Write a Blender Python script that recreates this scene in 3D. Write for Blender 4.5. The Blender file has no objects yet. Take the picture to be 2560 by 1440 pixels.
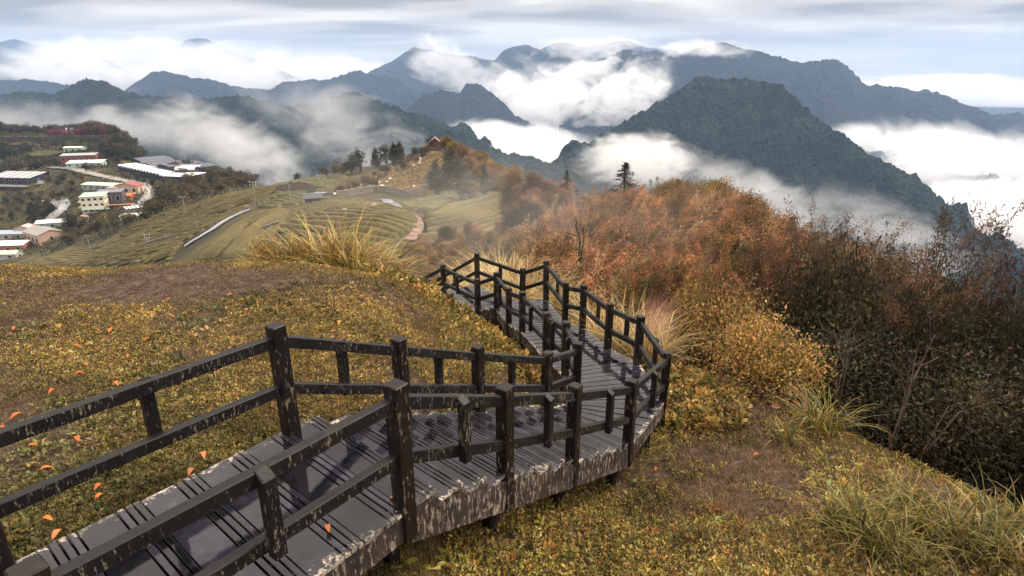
import bpy, math, random
import numpy as np
from mathutils import Vector, Matrix

# ------------------------------------------------------------------ camera
sc = bpy.context.scene
COL = sc.collection
F = 1500.0; PITCH = math.radians(20.0)
cam_data = bpy.data.cameras.new("camera")
cam_data.sensor_width = 36.0
cam_data.lens = 36.0 * F / 2560.0
cam_data.clip_start = 0.05
cam_data.clip_end = 60000.0
cam = bpy.data.objects.new("camera", cam_data)
COL.objects.link(cam)
cam.rotation_euler = (math.radians(90) - PITCH, 0, 0)
sc.camera = cam

# ------------------------------------------------------------------ world: cloudy sky over a Nishita sky
SUN_EL = math.radians(48.0); SUN_AZ = math.radians(62.0)      # azimuth from +Y towards +X
world = bpy.data.worlds.new("World"); sc.world = world
world.use_nodes = True
wn = world.node_tree; wn.nodes.clear()
def N(nt, typ, **kw):
    n = nt.nodes.new(typ)
    for k, v in kw.items():
        if k.startswith('i_'):
            key = k[2:]
            key = int(key) if key.isdigit() else key.replace('_', ' ')
            n.inputs[key].default_value = v
        else:
            setattr(n, k, v)
    return n
def L(nt, a, ao, b, bi):
    nt.links.new(a.outputs[ao], b.inputs[bi])
def ramp(nt, stops, interp='LINEAR'):
    r = nt.nodes.new('ShaderNodeValToRGB'); r.color_ramp.interpolation = interp
    while len(r.color_ramp.elements) < len(stops): r.color_ramp.elements.new(0.5)
    for e, (p, c) in zip(r.color_ramp.elements, stops):
        e.position = p; e.color = (c[0], c[1], c[2], 1) if not isinstance(c, (int, float)) else (c, c, c, 1)
    return r
def math_(nt, op, a=None, b=None, clamp=False):
    m = nt.nodes.new('ShaderNodeMath'); m.operation = op; m.use_clamp = clamp
    for i, v in enumerate((a, b)):
        if v is None: continue
        if isinstance(v, (int, float)): m.inputs[i].default_value = v
        else: nt.links.new(v, m.inputs[i])
    return m.outputs[0]
sky = N(wn, 'ShaderNodeTexSky', sky_type='NISHITA', sun_disc=False, sun_elevation=SUN_EL, sun_rotation=SUN_AZ, altitude=1500, air_density=1.0, dust_density=2.0)
tc = N(wn, 'ShaderNodeTexCoord')
sep = N(wn, 'ShaderNodeSeparateXYZ'); L(wn, tc, 'Generated', sep, 0)
# cloud sheet coordinates: direction projected on a flat layer overhead
zc = math_(wn, 'ADD', math_(wn, 'MAXIMUM', sep.outputs[2], 0.0), 0.10)
px = math_(wn, 'DIVIDE', sep.outputs[0], zc); py = math_(wn, 'DIVIDE', sep.outputs[1], zc)
comb = N(wn, 'ShaderNodeCombineXYZ'); wn.links.new(px, comb.inputs[0]); wn.links.new(py, comb.inputs[1])
mp = N(wn, 'ShaderNodeMapping'); L(wn, comb, 0, mp, 'Vector'); mp.inputs['Scale'].default_value = (0.42, 0.80, 1); mp.inputs['Rotation'].default_value = (0, 0, 0.12)
mp.inputs['Location'].default_value = (0.35, 0.2, 0)
n1 = N(wn, 'ShaderNodeTexNoise', i_Scale=1.0, i_Detail=5.0, i_Roughness=0.48, i_Distortion=0.35); L(wn, mp, 0, n1, 'Vector')
cl = ramp(wn, [(0.37, (0.98, 0.89, 0.78)), (0.48, (0.68, 0.61, 0.54)), (0.60, (0.34, 0.315, 0.29))], 'EASE'); L(wn, n1, 'Fac', cl, 0)
# bright band low over the mountains
hz = ramp(wn, [(0.0, (1, 1, 1)), (0.014, (1, 1, 1)), (0.060, (0, 0, 0))], 'EASE'); wn.links.new(sep.outputs[2], hz.inputs[0])
mixh = N(wn, 'ShaderNodeMix', data_type='RGBA'); L(wn, hz, 0, mixh, 'Factor'); L(wn, cl, 0, mixh, 6)
n2 = N(wn, 'ShaderNodeTexNoise', i_Scale=3.0, i_Detail=4.0, i_Roughness=0.55); 
mp2 = N(wn, 'ShaderNodeMapping'); L(wn, tc, 'Generated', mp2, 'Vector'); mp2.inputs['Scale'].default_value = (1, 1, 9); L(wn, mp2, 0, n2, 'Vector')
hcol = ramp(wn, [(0.38, (0.62, 0.60, 0.565)), (0.56, (0.92, 0.85, 0.74))]); L(wn, n2, 'Fac', hcol, 0)
L(wn, hcol, 0, mixh, 7)
# Nishita scaled, faintly visible through the cloud sheet
skm = N(wn, 'ShaderNodeMix', data_type='RGBA', blend_type='MULTIPLY', i_Factor=1.0); L(wn, sky, 0, skm, 6); skm.inputs[7].default_value = (0.10, 0.10, 0.10, 1)
mixs = N(wn, 'ShaderNodeMix', data_type='RGBA', i_Factor=0.98); L(wn, skm, 2, mixs, 6); L(wn, mixh, 2, mixs, 7)
zr = ramp(wn, [(0.10, (1, 1, 1)), (0.50, (2.9, 2.85, 2.8))], 'EASE'); wn.links.new(sep.outputs[2], zr.inputs[0])
ov = N(wn, 'ShaderNodeMix', data_type='RGBA', blend_type='MULTIPLY', i_Factor=1.0); L(wn, mixs, 2, ov, 6); L(wn, zr, 0, ov, 7)   # an overcast sky is brightest overhead
bg = N(wn, 'ShaderNodeBackground', i_Strength=1.0); L(wn, ov, 2, bg, 'Color')
wo = N(wn, 'ShaderNodeOutputWorld'); L(wn, bg, 0, wo, 'Surface')

sun_d = bpy.data.lights.new("sun", 'SUN'); sun_d.energy = 3.3; sun_d.angle = math.radians(10); sun_d.color = (1.0, 0.90, 0.76)
sun = bpy.data.objects.new("sun", sun_d); COL.objects.link(sun)
sun.rotation_euler = (math.pi/2 - SUN_EL, 0, -SUN_AZ + math.pi)   # set properly below
_sd = Vector((math.sin(SUN_AZ)*math.cos(SUN_EL), math.cos(SUN_AZ)*math.cos(SUN_EL), math.sin(SUN_EL)))
sun.rotation_euler = _sd.to_track_quat('Z', 'Y').to_euler()
sc.view_settings.view_transform = 'Standard'; sc.view_settings.look = 'None'
sc.view_settings.gamma = 1.0; sc.view_settings.exposure = 0.26
cy = sc.cycles
cy.max_bounces = 9; cy.diffuse_bounces = 2; cy.glossy_bounces = 2; cy.transmission_bounces = 2
cy.volume_bounces = 6; cy.transparent_max_bounces = 8
cy.volume_step_rate = 3.0; cy.volume_max_steps = 96
cy.caustics_reflective = False; cy.caustics_refractive = False
cy.use_adaptive_sampling = True; cy.adaptive_threshold = 0.02

# ------------------------------------------------------------------ helpers
rng = np.random.default_rng(7)
def ray(u, v):
    """photo pixel -> (x, z) per metre of forward distance"""
    x = (u - 1280.0)/F; y = (720.0 - v)/F
    fw = math.cos(PITCH) + y*math.sin(PITCH); up = -math.sin(PITCH) + y*math.cos(PITCH)
    return x/fw, up/fw
def at_y(u, v, y):
    x, z = ray(u, v); return np.array([x*y, y, z*y])
def at_z(u, v, z):
    x, t = ray(u, v); y = z/t; return np.array([x*y, y, z])
def _hash(ix, iy, seed):
    h = (ix.astype(np.int64)*374761393 + iy.astype(np.int64)*668265263 + seed*2246822519) & 0xffffffff
    h = ((h ^ (h >> 13))*1274126177) & 0xffffffff
    h = h ^ (h >> 16)
    return (h & 0xffff)/65535.0
def vnoise(x, y, seed=0):
    ix = np.floor(x); iy = np.floor(y); fx = x-ix; fy = y-iy
    fx = fx*fx*fx*(fx*(fx*6-15)+10); fy = fy*fy*fy*(fy*(fy*6-15)+10)
    a = _hash(ix, iy, seed); b = _hash(ix+1, iy, seed); c = _hash(ix, iy+1, seed); d = _hash(ix+1, iy+1, seed)
    return (a*(1-fx)+b*fx)*(1-fy) + (c*(1-fx)+d*fx)*fy
def fbm(x, y, octv=4, seed=0, gain=0.5):
    s = 0; a = 1; t = 0
    for i in range(octv):
        s = s + a*(vnoise(x*2**i+i*17.3, y*2**i-i*9.1, seed+i)-0.5)*2; t += a; a *= gain
    return s/t
def ridged(x, y, octv=4, seed=0):
    s = 0; a = 1; t = 0
    for i in range(octv):
        n = 1-np.abs(vnoise(x*2**i+i*7.7, y*2**i+i*3.3, seed+i)*2-1); s = s+a*n*n; t += a; a *= 0.5
    return s/t
def sstep(a, b, x):
    t = np.clip((x-a)/(b-a), 0, 1); return t*t*(3-2*t)

def new_mesh(name, V, Fq, mat=None, parent=None, col=None, smooth=True, mats=None, midx=None):
    """V (n,3), Fq (m,3|4) -> linked mesh object"""
    V = np.asarray(V, dtype=np.float32); Fq = np.asarray(Fq, dtype=np.int32)
    me = bpy.data.meshes.new(name); k = Fq.shape[1]; m = len(Fq)
    me.vertices.add(len(V)); me.vertices.foreach_set('co', V.ravel())
    me.loops.add(m*k); me.loops.foreach_set('vertex_index', Fq.ravel())
    me.polygons.add(m); me.polygons.foreach_set('loop_start', np.arange(0, m*k, k, dtype=np.int32))
    try: me.polygons.foreach_set('loop_total', np.full(m, k, dtype=np.int32))
    except Exception: pass
    me.polygons.foreach_set('use_smooth', np.full(m, bool(smooth)))
    if mats:
        for mm in mats: me.materials.append(mm)
        if midx is not None: me.polygons.foreach_set('material_index', np.asarray(midx, dtype=np.int32))
    elif mat: me.materials.append(mat)
    if col is not None:
        ca = me.color_attributes.new('Col', 'FLOAT_COLOR', 'POINT')
        c = np.ones((len(V), 4), dtype=np.float32); c[:, :3] = col; ca.data.foreach_set('color', c.ravel())
    me.update(); me.validate()
    o = bpy.data.objects.new(name, me); COL.objects.link(o)
    if parent is not None: o.parent = parent
    return o
def tag(o, label=None, cat=None, group=None, kind=None):
    if label: o['label'] = label
    if cat: o['category'] = cat
    if group: o['group'] = group
    if kind: o['kind'] = kind
    return o
def empty(name, loc, rz=0.0):
    o = bpy.data.objects.new(name, None); COL.objects.link(o); o.location = loc; o.rotation_euler = (0, 0, rz); o.empty_display_size = 0.3
    return o
def copy_tree(o, parent=None):
    c = o.copy(); COL.objects.link(c)
    if parent is not None: c.parent = parent
    for ch in list(o.children): copy_tree(ch, c)
    return c

# ------------------------------------------------------------------ materials
def bsdf_mat(name):
    m = bpy.data.materials.new(name); m.use_nodes = True
    nt = m.node_tree; b = nt.nodes['Principled BSDF']
    return m, nt, b
def simple_mat(name, col, rough=0.7, noise=0.15, scale=3.0, spec=0.3, bump=0.0, metallic=0.0):
    m, nt, b = bsdf_mat(name)
    g = N(nt, 'ShaderNodeNewGeometry')
    n = N(nt, 'ShaderNodeTexNoise', i_Scale=scale, i_Detail=5.0, i_Roughness=0.6); L(nt, g, 'Position', n, 'Vector')
    lo = tuple(c*(1-noise*2) for c in col); hi = tuple(min(1, c*(1+noise*2)) for c in col)
    r = ramp(nt, [(0.3, lo), (0.7, hi)]); L(nt, n, 'Fac', r, 0); L(nt, r, 0, b, 'Base Color')
    b.inputs['Roughness'].default_value = rough; b.inputs['Specular IOR Level'].default_value = spec; b.inputs['Metallic'].default_value = metallic
    if bump:
        bp = N(nt, 'ShaderNodeBump', i_Strength=bump, i_Distance=0.02); L(nt, n, 'Fac', bp, 'Height'); L(nt, bp, 0, b, 'Normal')
    return m
def leaf_mat(name, trans=0.25, rough=0.55, var=0.25, nscale=0.6, spec=0.25):
    """foliage: colour attribute per leaf, slow noise patches, a little light through the blade"""
    m, nt, b = bsdf_mat(name)
    a = N(nt, 'ShaderNodeVertexColor', layer_name='Col')
    g = N(nt, 'ShaderNodeNewGeometry')
    oi = N(nt, 'ShaderNodeObjectInfo')
    n = N(nt, 'ShaderNodeTexNoise', i_Scale=nscale, i_Detail=3.0); L(nt, g, 'Position', n, 'Vector')
    mul = N(nt, 'ShaderNodeMapRange'); L(nt, n, 'Fac', mul, 0)
    mul.inputs['From Min'].default_value = 0.3; mul.inputs['From Max'].default_value = 0.7
    mul.inputs['To Min'].default_value = 1-var; mul.inputs['To Max'].default_value = 1+var
    mr = N(nt, 'ShaderNodeMapRange'); L(nt, oi, 'Random', mr, 0); mr.inputs['To Min'].default_value = 0.82; mr.inputs['To Max'].default_value = 1.18
    pr = math_(nt, 'MULTIPLY', mul.outputs[0], mr.outputs[0])
    mc = N(nt, 'ShaderNodeVectorMath', operation='SCALE'); L(nt, a, 'Color', mc, 0); nt.links.new(pr, mc.inputs['Scale'])
    L(nt, mc, 0, b, 'Base Color'); b.inputs['Roughness'].default_value = rough; b.inputs['Specular IOR Level'].default_value = spec
    if trans > 0:
        t = N(nt, 'ShaderNodeBsdfTranslucent'); L(nt, mc, 0, t, 'Color')
        mx = N(nt, 'ShaderNodeMixShader', i_0=trans); L(nt, b, 0, mx, 1); L(nt, t, 0, mx, 2)
        out = nt.nodes['Material Output']; L(nt, mx, 0, out, 'Surface')
    return m
# ------------------------------------------------------------------ the hillside: one sheet from under the camera down to the valley
class TPS:
    def __init__(self, P, z, lam=1e-3):
        P = np.asarray(P, float); z = np.asarray(z, float); n = len(P)
        r = np.hypot(P[:, None, 0]-P[None, :, 0], P[:, None, 1]-P[None, :, 1])
        K = self.k(r)+lam*np.eye(n)
        A = np.zeros((n+3, n+3)); A[:n, :n] = K; A[:n, n] = 1; A[:n, n+1:] = P; A[n, :n] = 1; A[n+1:, :n] = P.T
        self.w = np.linalg.solve(A, np.r_[z, 0, 0, 0]); self.P = P
    @staticmethod
    def k(r):
        return np.where(r > 1e-9, r*r*np.log(np.maximum(r, 1e-9)), 0)
    def __call__(self, a, b):
        sh = np.shape(a); a = np.ravel(a); b = np.ravel(b); out = np.empty(len(a))
        for i in range(0, len(a), 20000):
            r = np.hypot(a[i:i+20000, None]-self.P[None, :, 0], b[i:i+20000, None]-self.P[None, :, 1])
            out[i:i+20000] = self.k(r)@self.w[:-3]+self.w[-3]+a[i:i+20000]*self.w[-2]+b[i:i+20000]*self.w[-1]
        return out.reshape(sh)
near_pts = [(-2, 2, -3.25), (-4, 1, -3.2), (-8, 1, -3.1), (-14, 0, -3.0), (-4, 5, -3.2), (-8, 5, -3.12), (-13, 5, -3.1), (-3, 8, -3.25), (-6, 9, -3.25),
            (-9.4, 10.3, -3.3), (-14, 9.5, -3.4), (-5.5, 10.6, -3.35), (-3.6, 10.3, -3.35), (-1.9, 9.6, -3.45), (-1.3, 9.9, -3.95), (-0.6, 10.3, -4.6), (0.1, 11, -5.6), (-1.6, 7.2, -3.45),
            (-1.25, 6.0, -3.85), (-0.55, 7.1, -4.5), (0.4, 8.5, -5.3), (0.9, 9.6, -5.7), (0.5, 11, -5.9), (-0.1, 13, -6.3), (-0.6, 15, -6.75), (-2.1, 16.6, -7.0), (-3.6, 18, -7.9), (-2.9, 12.6, -5.2), (-5, 14, -6.2), (-9, 14, -6), (-15, 12.5, -5.4),
            (0, 0, -3.6), (3, 0, -3.9), (-1.2, 3.2, -3.5), (-0.7, 3.3, -3.75), (0.1, 4.2, -4.45), (0.9, 5.3, -5.0), (1.9, 6.5, -5.6), (2.8, 8.4, -5.95), (2.9, 10.5, -6.05), (2.4, 12.3, -6.35), (1.8, 14, -6.7), (1.3, 16, -7.0), (0.2, 17.3, -7.3), (-1, 18.6, -7.6),
            (2.9, 4.6, -4.75), (2.9, 7.0, -5.65), (5.2, 4.9, -5.0), (6.5, 6, -5.4), (6.1, 8, -5.85), (5.3, 9.6, -6.05), (4.1, 11.3, -6.25), (9, 2, -5.2), (9, 6, -6.6), (8.6, 9, -7.8), (7.6, 11.5, -8.3), (6, 14, -8.6), (10.5, 10, -9.5), (12, 6, -8.9), (8, 15, -10.2), (4, 17, -8.6), (13, 13, -12.5), (3, 21, -9.4), (12, 1, -7),
            (-20, 16, -13), (-10, 22, -13), (0, 25, -10.5), (6, 25, -10.8), (12, 22, -13), (20, 14, -17), (18, 6, -14), (-24, 8, -9), (-6, 24, -12.5), (17, 20, -17), (-16, -6, -2.5), (0, -6, -2.5), (10, -5, -5), (20, -4, -12)]
NT = TPS([(p[0], p[1]) for p in near_pts], [p[2] for p in near_pts], 0.02)
far_uvd = [ # tea slope on the left
    (0, 660, 300), (100, 640, 270), (225, 632, 262), (300, 620, 225), (120, 610, 330), (350, 545, 290), (450, 620, 165), (460, 536, 250), (520, 497, 270), (600, 600, 130), (600, 540, 170), (640, 520, 188), (700, 560, 130), (700, 490, 190),
    (650, 472, 255), (700, 457, 250), (760, 450, 240), (830, 437, 240), (900, 560, 95), (1000, 600, 80), (1100, 620, 80), (1200, 520, 120), (1250, 485, 160), (900, 520, 125), (1000, 520, 125), (1080, 560, 95), (1180, 580, 88), (1300, 520, 105), (800, 500, 155), (830, 487, 172), (950, 488, 178),
    # the small hill with the pavilion
    (870, 470, 190), (920, 448, 205), (1000, 470, 185), (1100, 480, 172), (1150, 490, 165), (1000, 425, 215), (1060, 385, 232), (1090, 372, 235), (1150, 385, 228), (1190, 408, 218), (1240, 432, 205), (1280, 447, 195), (1150, 440, 195), (940, 412, 240), (900, 420, 245), (1330, 462, 170), (1400, 470, 120),
    # flat of the village
    (0, 560, 380), (60, 600, 345), (100, 500, 420), (250, 510, 378), (240, 540, 362), (320, 520, 372), (380, 470, 420), (330, 450, 440), (200, 430, 470), (60, 480, 440), (400, 440, 450), (480, 450, 425), (480, 420, 480), (560, 440, 430), (600, 470, 360), (300, 400, 530), (200, 410, 510),
    # terraces behind it
    (0, 400, 560), (120, 385, 570), (230, 380, 570), (0, 352, 640), (150, 345, 650), (300, 345, 645), (130, 322, 720), (0, 318, 730), (270, 328, 700), (340, 370, 620), (360, 395, 560)]
FP = []; FZ = []
for u, v, d in far_uvd:
    x, t = ray(u, v); h = math.hypot(x, 1.0); FP.append((math.atan(x)*2.2, math.log(d*h))); FZ.append(t/h)
def fx(x, y, z):
    h = math.hypot(x, y); FP.append((math.atan2(x, y)*2.2, math.log(h))); FZ.append(z/h)
for p in [(-24, 24, -18), (-12, 28, -16), (0, 27, -11), (-40, 40, -32), (-15, 45, -21), (-6, 40, -17), (-8, 60, -20), (0, 60, -18.5), (6, 45, -12), (-60, 90, -45), (-30, 80, -30), (-20, 70, -24), (0, 42, -14),
          (8, 28, -10.8), (10, 44, -10.6), (16, 44, -10.7), (22, 40, -12.0), (26, 34, -14.0), (5, 60, -16), (14, 60, -17), (24, 58, -20), (28, 28, -17), (30, 18, -20), (30, 50, -27),
          (22, 90, -36), (10, 95, -26), (40, 80, -50), (60, 60, -60), (60, 20, -55), (80, 120, -95), (30, 160, -75), (0, 165, -34), (120, 60, -110), (150, 200, -190), (60, 300, -190), (0, 330, -120), (-60, 330, -90), (-120, 420, -110), (-40, 600, -280), (200, 500, -380), (-200, 700, -230), (-250, 900, -360), (-700, 900, -330), (-500, 1000, -360), (-120, 1000, -420), (150, 1000, -430), (500, 900, -430), (400, 200, -380), (500, 0, -430), (-500, 300, -120), (-400, 100, -110), (-150, 30, -60), (-60, 10, -30), (-900, 400, -220), (-130, 560, -180), (-190, 520, -110), (-80, 480, -160), (-420, 860, -250), (-700, 760, -110), (-560, 760, -100), (-800, 600, -100), (-390, 640, -135), (-320, 630, -150), (-450, 800, -210), (-420, 700, -160), (-250, 540, -150), (-330, 560, -115)]:
    fx(*p)
FT = TPS(FP, FZ, 1e-3)
def H(x, y, detail=True):
    x = np.asarray(x, float); y = np.asarray(y, float)
    d = np.hypot(x, y)+1e-6
    w = sstep(17, 27, d)
    zn = NT(x, y)
    zf = FT(np.arctan2(x, np.maximum(y, -d))*2.2, np.log(np.maximum(d, 10)))*d
    z = zn*(1-w)+zf*w
    if detail:
        z = z + 0.05*fbm(x*1.1, y*1.1, 4, 31)*(1-w) + w*0.5*fbm(x/9, y/9, 3, 32)*np.clip(d/120, 0, 1) + 3*fbm(x/60, y/60, 3, 33)*sstep(600, 900, d)
    return np.maximum(z, -440)
def Hs(x, y): return float(H(np.array([x]), np.array([y]))[0])
def hit(u, v, d0=20, d1=1200, n=900):
    """first crossing of the ray through a photo pixel with the hillside"""
    n = 260
    x, t = ray(u, v); ys = np.exp(np.linspace(math.log(d0), math.log(d1), n))
    g = t*ys-Hgrid(x*ys, ys)
    k = np.where(g < 0)[0]
    if len(k) == 0:
        i = int(np.argmin(g)); y = ys[i]; return np.array([x*y, y, Hs(x*y, y)])
    i = max(k[0], 1); a, b = ys[i-1], ys[i]; ga, gb = g[i-1], g[i]
    y = a+(b-a)*ga/(ga-gb) if ga != gb else a
    return np.array([x*y, y, Hs(x*y, y)])
na, nr = 620, 620
az = np.linspace(math.radians(-80), math.radians(80), na)
rr = np.exp(np.linspace(math.log(0.8), math.log(1150), nr))
AZ, RR = np.meshgrid(az, rr)
TX = RR*np.sin(AZ); TY = RR*np.cos(AZ)
TZ = H(TX, TY)
def Hgrid(x, y):
    a = (np.arctan2(x, y)-az[0])/(az[1]-az[0]); b = (np.log(np.hypot(x, y)+1e-9)-math.log(rr[0]))/(math.log(rr[1]/rr[0]))
    a = np.clip(a, 0, na-1.001); b = np.clip(b, 0, nr-1.001); i = a.astype(int); j = b.astype(int); fa = a-i; fb = b-j
    return (TZ[j, i]*(1-fa)+TZ[j, i+1]*fa)*(1-fb)+(TZ[j+1, i]*(1-fa)+TZ[j+1, i+1]*fa)*fb
def ground_material():
    m, nt, b = bsdf_mat('ground_soil')
    g = N(nt, 'ShaderNodeNewGeometry'); ln = N(nt, 'ShaderNodeVectorMath', operation='LENGTH'); L(nt, g, 'Position', ln, 0)
    n = N(nt, 'ShaderNodeTexNoise', i_Scale=6.0, i_Detail=8.0, i_Roughness=0.72); L(nt, g, 'Position', n, 'Vector')
    near = ramp(nt, [(0.34, (0.022, 0.013, 0.010)), (0.52, (0.070, 0.044, 0.030)), (0.70, (0.15, 0.105, 0.065))]); L(nt, n, 'Fac', near, 0)
    n2 = N(nt, 'ShaderNodeTexNoise', i_Scale=0.05, i_Detail=8.0, i_Roughness=0.6); L(nt, g, 'Position', n2, 'Vector')
    far = ramp(nt, [(0.36, (0.022, 0.022, 0.010)), (0.52, (0.060, 0.050, 0.022)), (0.66, (0.10, 0.085, 0.032))]); L(nt, n2, 'Fac', far, 0)
    mr = N(nt, 'ShaderNodeMapRange'); nt.links.new(ln.outputs['Value'], mr.inputs[0]); mr.inputs['From Min'].default_value = 20; mr.inputs['From Max'].default_value = 60
    mx = N(nt, 'ShaderNodeMix', data_type='RGBA'); L(nt, mr, 0, mx, 'Factor'); L(nt, near, 0, mx, 6); L(nt, far, 0, mx, 7)
    L(nt, mx, 2, b, 'Base Color'); b.inputs['Roughness'].default_value = 0.9; b.inputs['Specular IOR Level'].default_value = 0.2
    n3 = N(nt, 'ShaderNodeTexNoise', i_Scale=14.0, i_Detail=6.0, i_Roughness=0.7); L(nt, g, 'Position', n3, 'Vector')
    bp = N(nt, 'ShaderNodeBump', i_Strength=0.8, i_Distance=0.04); L(nt, n3, 'Fac', bp, 'Height'); L(nt, bp, 0, b, 'Normal')
    return m
M_ground = ground_material()
idx = np.arange(na*nr).reshape(nr, na)
hill = new_mesh('hillside', np.stack([TX, TY, TZ], -1).reshape(-1, 3), np.stack([idx[:-1, :-1], idx[:-1, 1:], idx[1:, 1:], idx[1:, :-1]], -1).reshape(-1, 4), M_ground)
tag(hill, kind='structure')
# ------------------------------------------------------------------ far mountains
def forest_mat(name, dark, light, scale, warm=None, cscale=0.02):
    m, nt, b = bsdf_mat(name)
    g = N(nt, 'ShaderNodeNewGeometry')
    v = N(nt, 'ShaderNodeTexVoronoi', i_Scale=scale); L(nt, g, 'Position', v, 'Vector')
    n = N(nt, 'ShaderNodeTexNoise', i_Scale=cscale, i_Detail=6.0, i_Roughness=0.6); L(nt, g, 'Position', n, 'Vector')
    n2 = N(nt, 'ShaderNodeTexNoise', i_Scale=scale*2.3, i_Detail=3.0); L(nt, g, 'Position', n2, 'Vector')
    r = ramp(nt, [(0.32, dark), (0.55, tuple((a+c)/2 for a, c in zip(dark, light))), (0.72, light)]); L(nt, n, 'Fac', r, 0)
    r2 = ramp(nt, [(0.0, 0.35), (1.0, 2.0)]); L(nt, v, 'Color', r2, 0)
    mx = N(nt, 'ShaderNodeMix', data_type='RGBA', blend_type='MULTIPLY', i_Factor=1.0); L(nt, r, 0, mx, 6); L(nt, r2, 0, mx, 7)
    L(nt, mx, 2, b, 'Base Color'); b.inputs['Roughness'].default_value = 0.9; b.inputs['Specular IOR Level'].default_value = 0.1
    inv = math_(nt, 'SUBTRACT', 1.0, v.outputs['Distance']); h = math_(nt, 'ADD', inv, math_(nt, 'MULTIPLY', n2.outputs['Fac'], 0.6))
    bp = N(nt, 'ShaderNodeBump', i_Strength=1.0, i_Distance=0.9/scale); nt.links.new(h, bp.inputs['Height']); L(nt, bp, 0, b, 'Normal')
    return m
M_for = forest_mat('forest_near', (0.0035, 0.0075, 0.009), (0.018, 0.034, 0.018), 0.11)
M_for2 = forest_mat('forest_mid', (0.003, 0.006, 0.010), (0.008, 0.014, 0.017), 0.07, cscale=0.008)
M_for3 = forest_mat('forest_far', (0.005, 0.010, 0.018), (0.010, 0.017, 0.024), 0.04, cscale=0.004)  # haze blue is also put into the forest colours, bluer with distance

def ridge(name, pts, front, base, mat, nu=500, nf=160, amp=60, sc_=300.0, seed=1, back=0.35, rough=1.0, crown=4.0, crsc=9.0, pw=0.85):
    """pts: (u, v, dist) of the crest. The slope falls from the crest to `base` height over `front` metres towards the camera."""
    pts = np.array(pts, float)
    us = np.linspace(pts[0, 0], pts[-1, 0], nu)
    vs = np.interp(us, pts[:, 0], pts[:, 1]); ds = np.interp(us, pts[:, 0], pts[:, 2])
    # light smoothing of the drawn crest, then small roughness along it
    k = np.ones(5)/5; vs = np.convolve(np.pad(vs, 2, 'edge'), k, 'valid'); ds = np.convolve(np.pad(ds, 12, 'edge'), np.ones(25)/25, 'valid')
    vs = vs + rough*fbm(us/16.0, us*0+seed, 4, seed)*3.0
    x = (us-1280)/F; y = (720-vs)/F
    fw = math.cos(PITCH)+y*math.sin(PITCH); up = -math.sin(PITCH)+y*math.cos(PITCH)
    X = x/fw*ds; Y = ds.copy(); Z = up/fw*ds
    # horizontal direction towards the camera
    hl = np.hypot(X, Y); dx = -X/hl; dy = -Y/hl
    nb = max(6, int(nf*back*0.4))
    s = np.concatenate([-np.linspace(back, 0, nb, endpoint=False), np.linspace(0, 1, nf)])
    S, I = np.meshgrid(s, np.arange(nu), indexing='ij')
    PX = X[I]+dx[I]*S*front; PY = Y[I]+dy[I]*S*front
    a = np.abs(S)
    fall = np.where(S >= 0, a**pw, a*1.1)
    PZ = Z[I]-(Z[I]-base)*fall
    w = np.clip(a*5, 0, 1)
    rn = ridged(PX/sc_+seed*3, PY/sc_, 5, seed)-0.45
    PZ = PZ+amp*rn*w*(1-0.3*a) + amp*0.25*fbm(PX/sc_*4, PY/sc_*4, 3, seed+9)*w
    # tree crowns
    cr = fbm(PX/crsc, PY/crsc, 2, seed+20)
    PZ = PZ+crown*(2.2*np.abs(cr)-0.5)
    V = np.stack([PX, PY, PZ], -1).reshape(-1, 3)
    R, C = S.shape
    idx = np.arange(R*C).reshape(R, C)
    Fq = np.stack([idx[:-1, :-1], idx[1:, :-1], idx[1:, 1:], idx[:-1, 1:]], -1).reshape(-1, 4)
    o = new_mesh(name, V, Fq, mat)
    tag(o, kind='structure'); return o

ridge('mountain', [(-200, 118, 9200), (0, 104, 9200), (40, 98, 9200), (100, 112, 9200), (200, 140, 9200), (300, 125, 9200), (345, 112, 9200), (385, 125, 9200), (430, 118, 9200), (480, 96, 9200), (520, 98, 9200), (560, 122, 9200), (610, 136, 9200), (680, 165, 9200), (760, 178, 9200), (900, 185, 9200)],
      2600, -480, M_for3, 300, 40, 150, 900, 3, crown=0, rough=1.2)
ridge('mountain', [(1380, 150, 8200), (1460, 118, 8200), (1520, 108, 8200), (1570, 100, 8200), (1620, 120, 8200), (1680, 124, 8200), (1740, 150, 8200)],
      2400, -480, M_for3, 120, 40, 150, 900, 4, crown=0)
ridge('mountain', [(-300, 150, 7000), (0, 153, 7000), (60, 165, 7000), (120, 170, 7000), (165, 150, 7000), (215, 143, 7000), (270, 150, 7000), (340, 190, 7000), (420, 215, 7000), (560, 178, 7000), (620, 185, 7000), (700, 176, 7000), (760, 200, 7000), (900, 215, 7000)],
      2200, -450, M_for3, 420, 60, 120, 700, 5, crown=0)
ridge('mountain', [(-400, 190, 4200), (0, 200, 4200), (60, 198, 4200), (150, 208, 4200), (230, 225, 4200), (300, 232, 4200), (335, 212, 4200), (380, 178, 4200), (420, 180, 4200), (470, 193, 4200), (540, 202, 4200), (600, 220, 4300), (680, 226, 4400), (700, 206, 4500), (780, 198, 4600), (820, 200, 4700), (885, 177, 4800), (930, 185, 4800), (985, 193, 4700), (1020, 215, 4600), (1080, 250, 4500), (1200, 300, 4500)],
      1500, -420, M_for2, 700, 110, 110, 500, 6, crown=6, crsc=25)
ridge('mountain', [(880, 215, 6000), (930, 175, 6000), (985, 152, 6000), (1030, 118, 6000), (1075, 124, 6000), (1110, 135, 6000), (1180, 141, 6000), (1235, 152, 6000), (1262, 122, 5800), (1320, 112, 5600), (1350, 126, 5600), (1395, 104, 5400), (1440, 112, 5400), (1490, 128, 5300), (1560, 150, 5200), (1700, 200, 5200)],
      2000, -450, M_for3, 520, 110, 180, 650, 7, crown=5, crsc=30)
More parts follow.
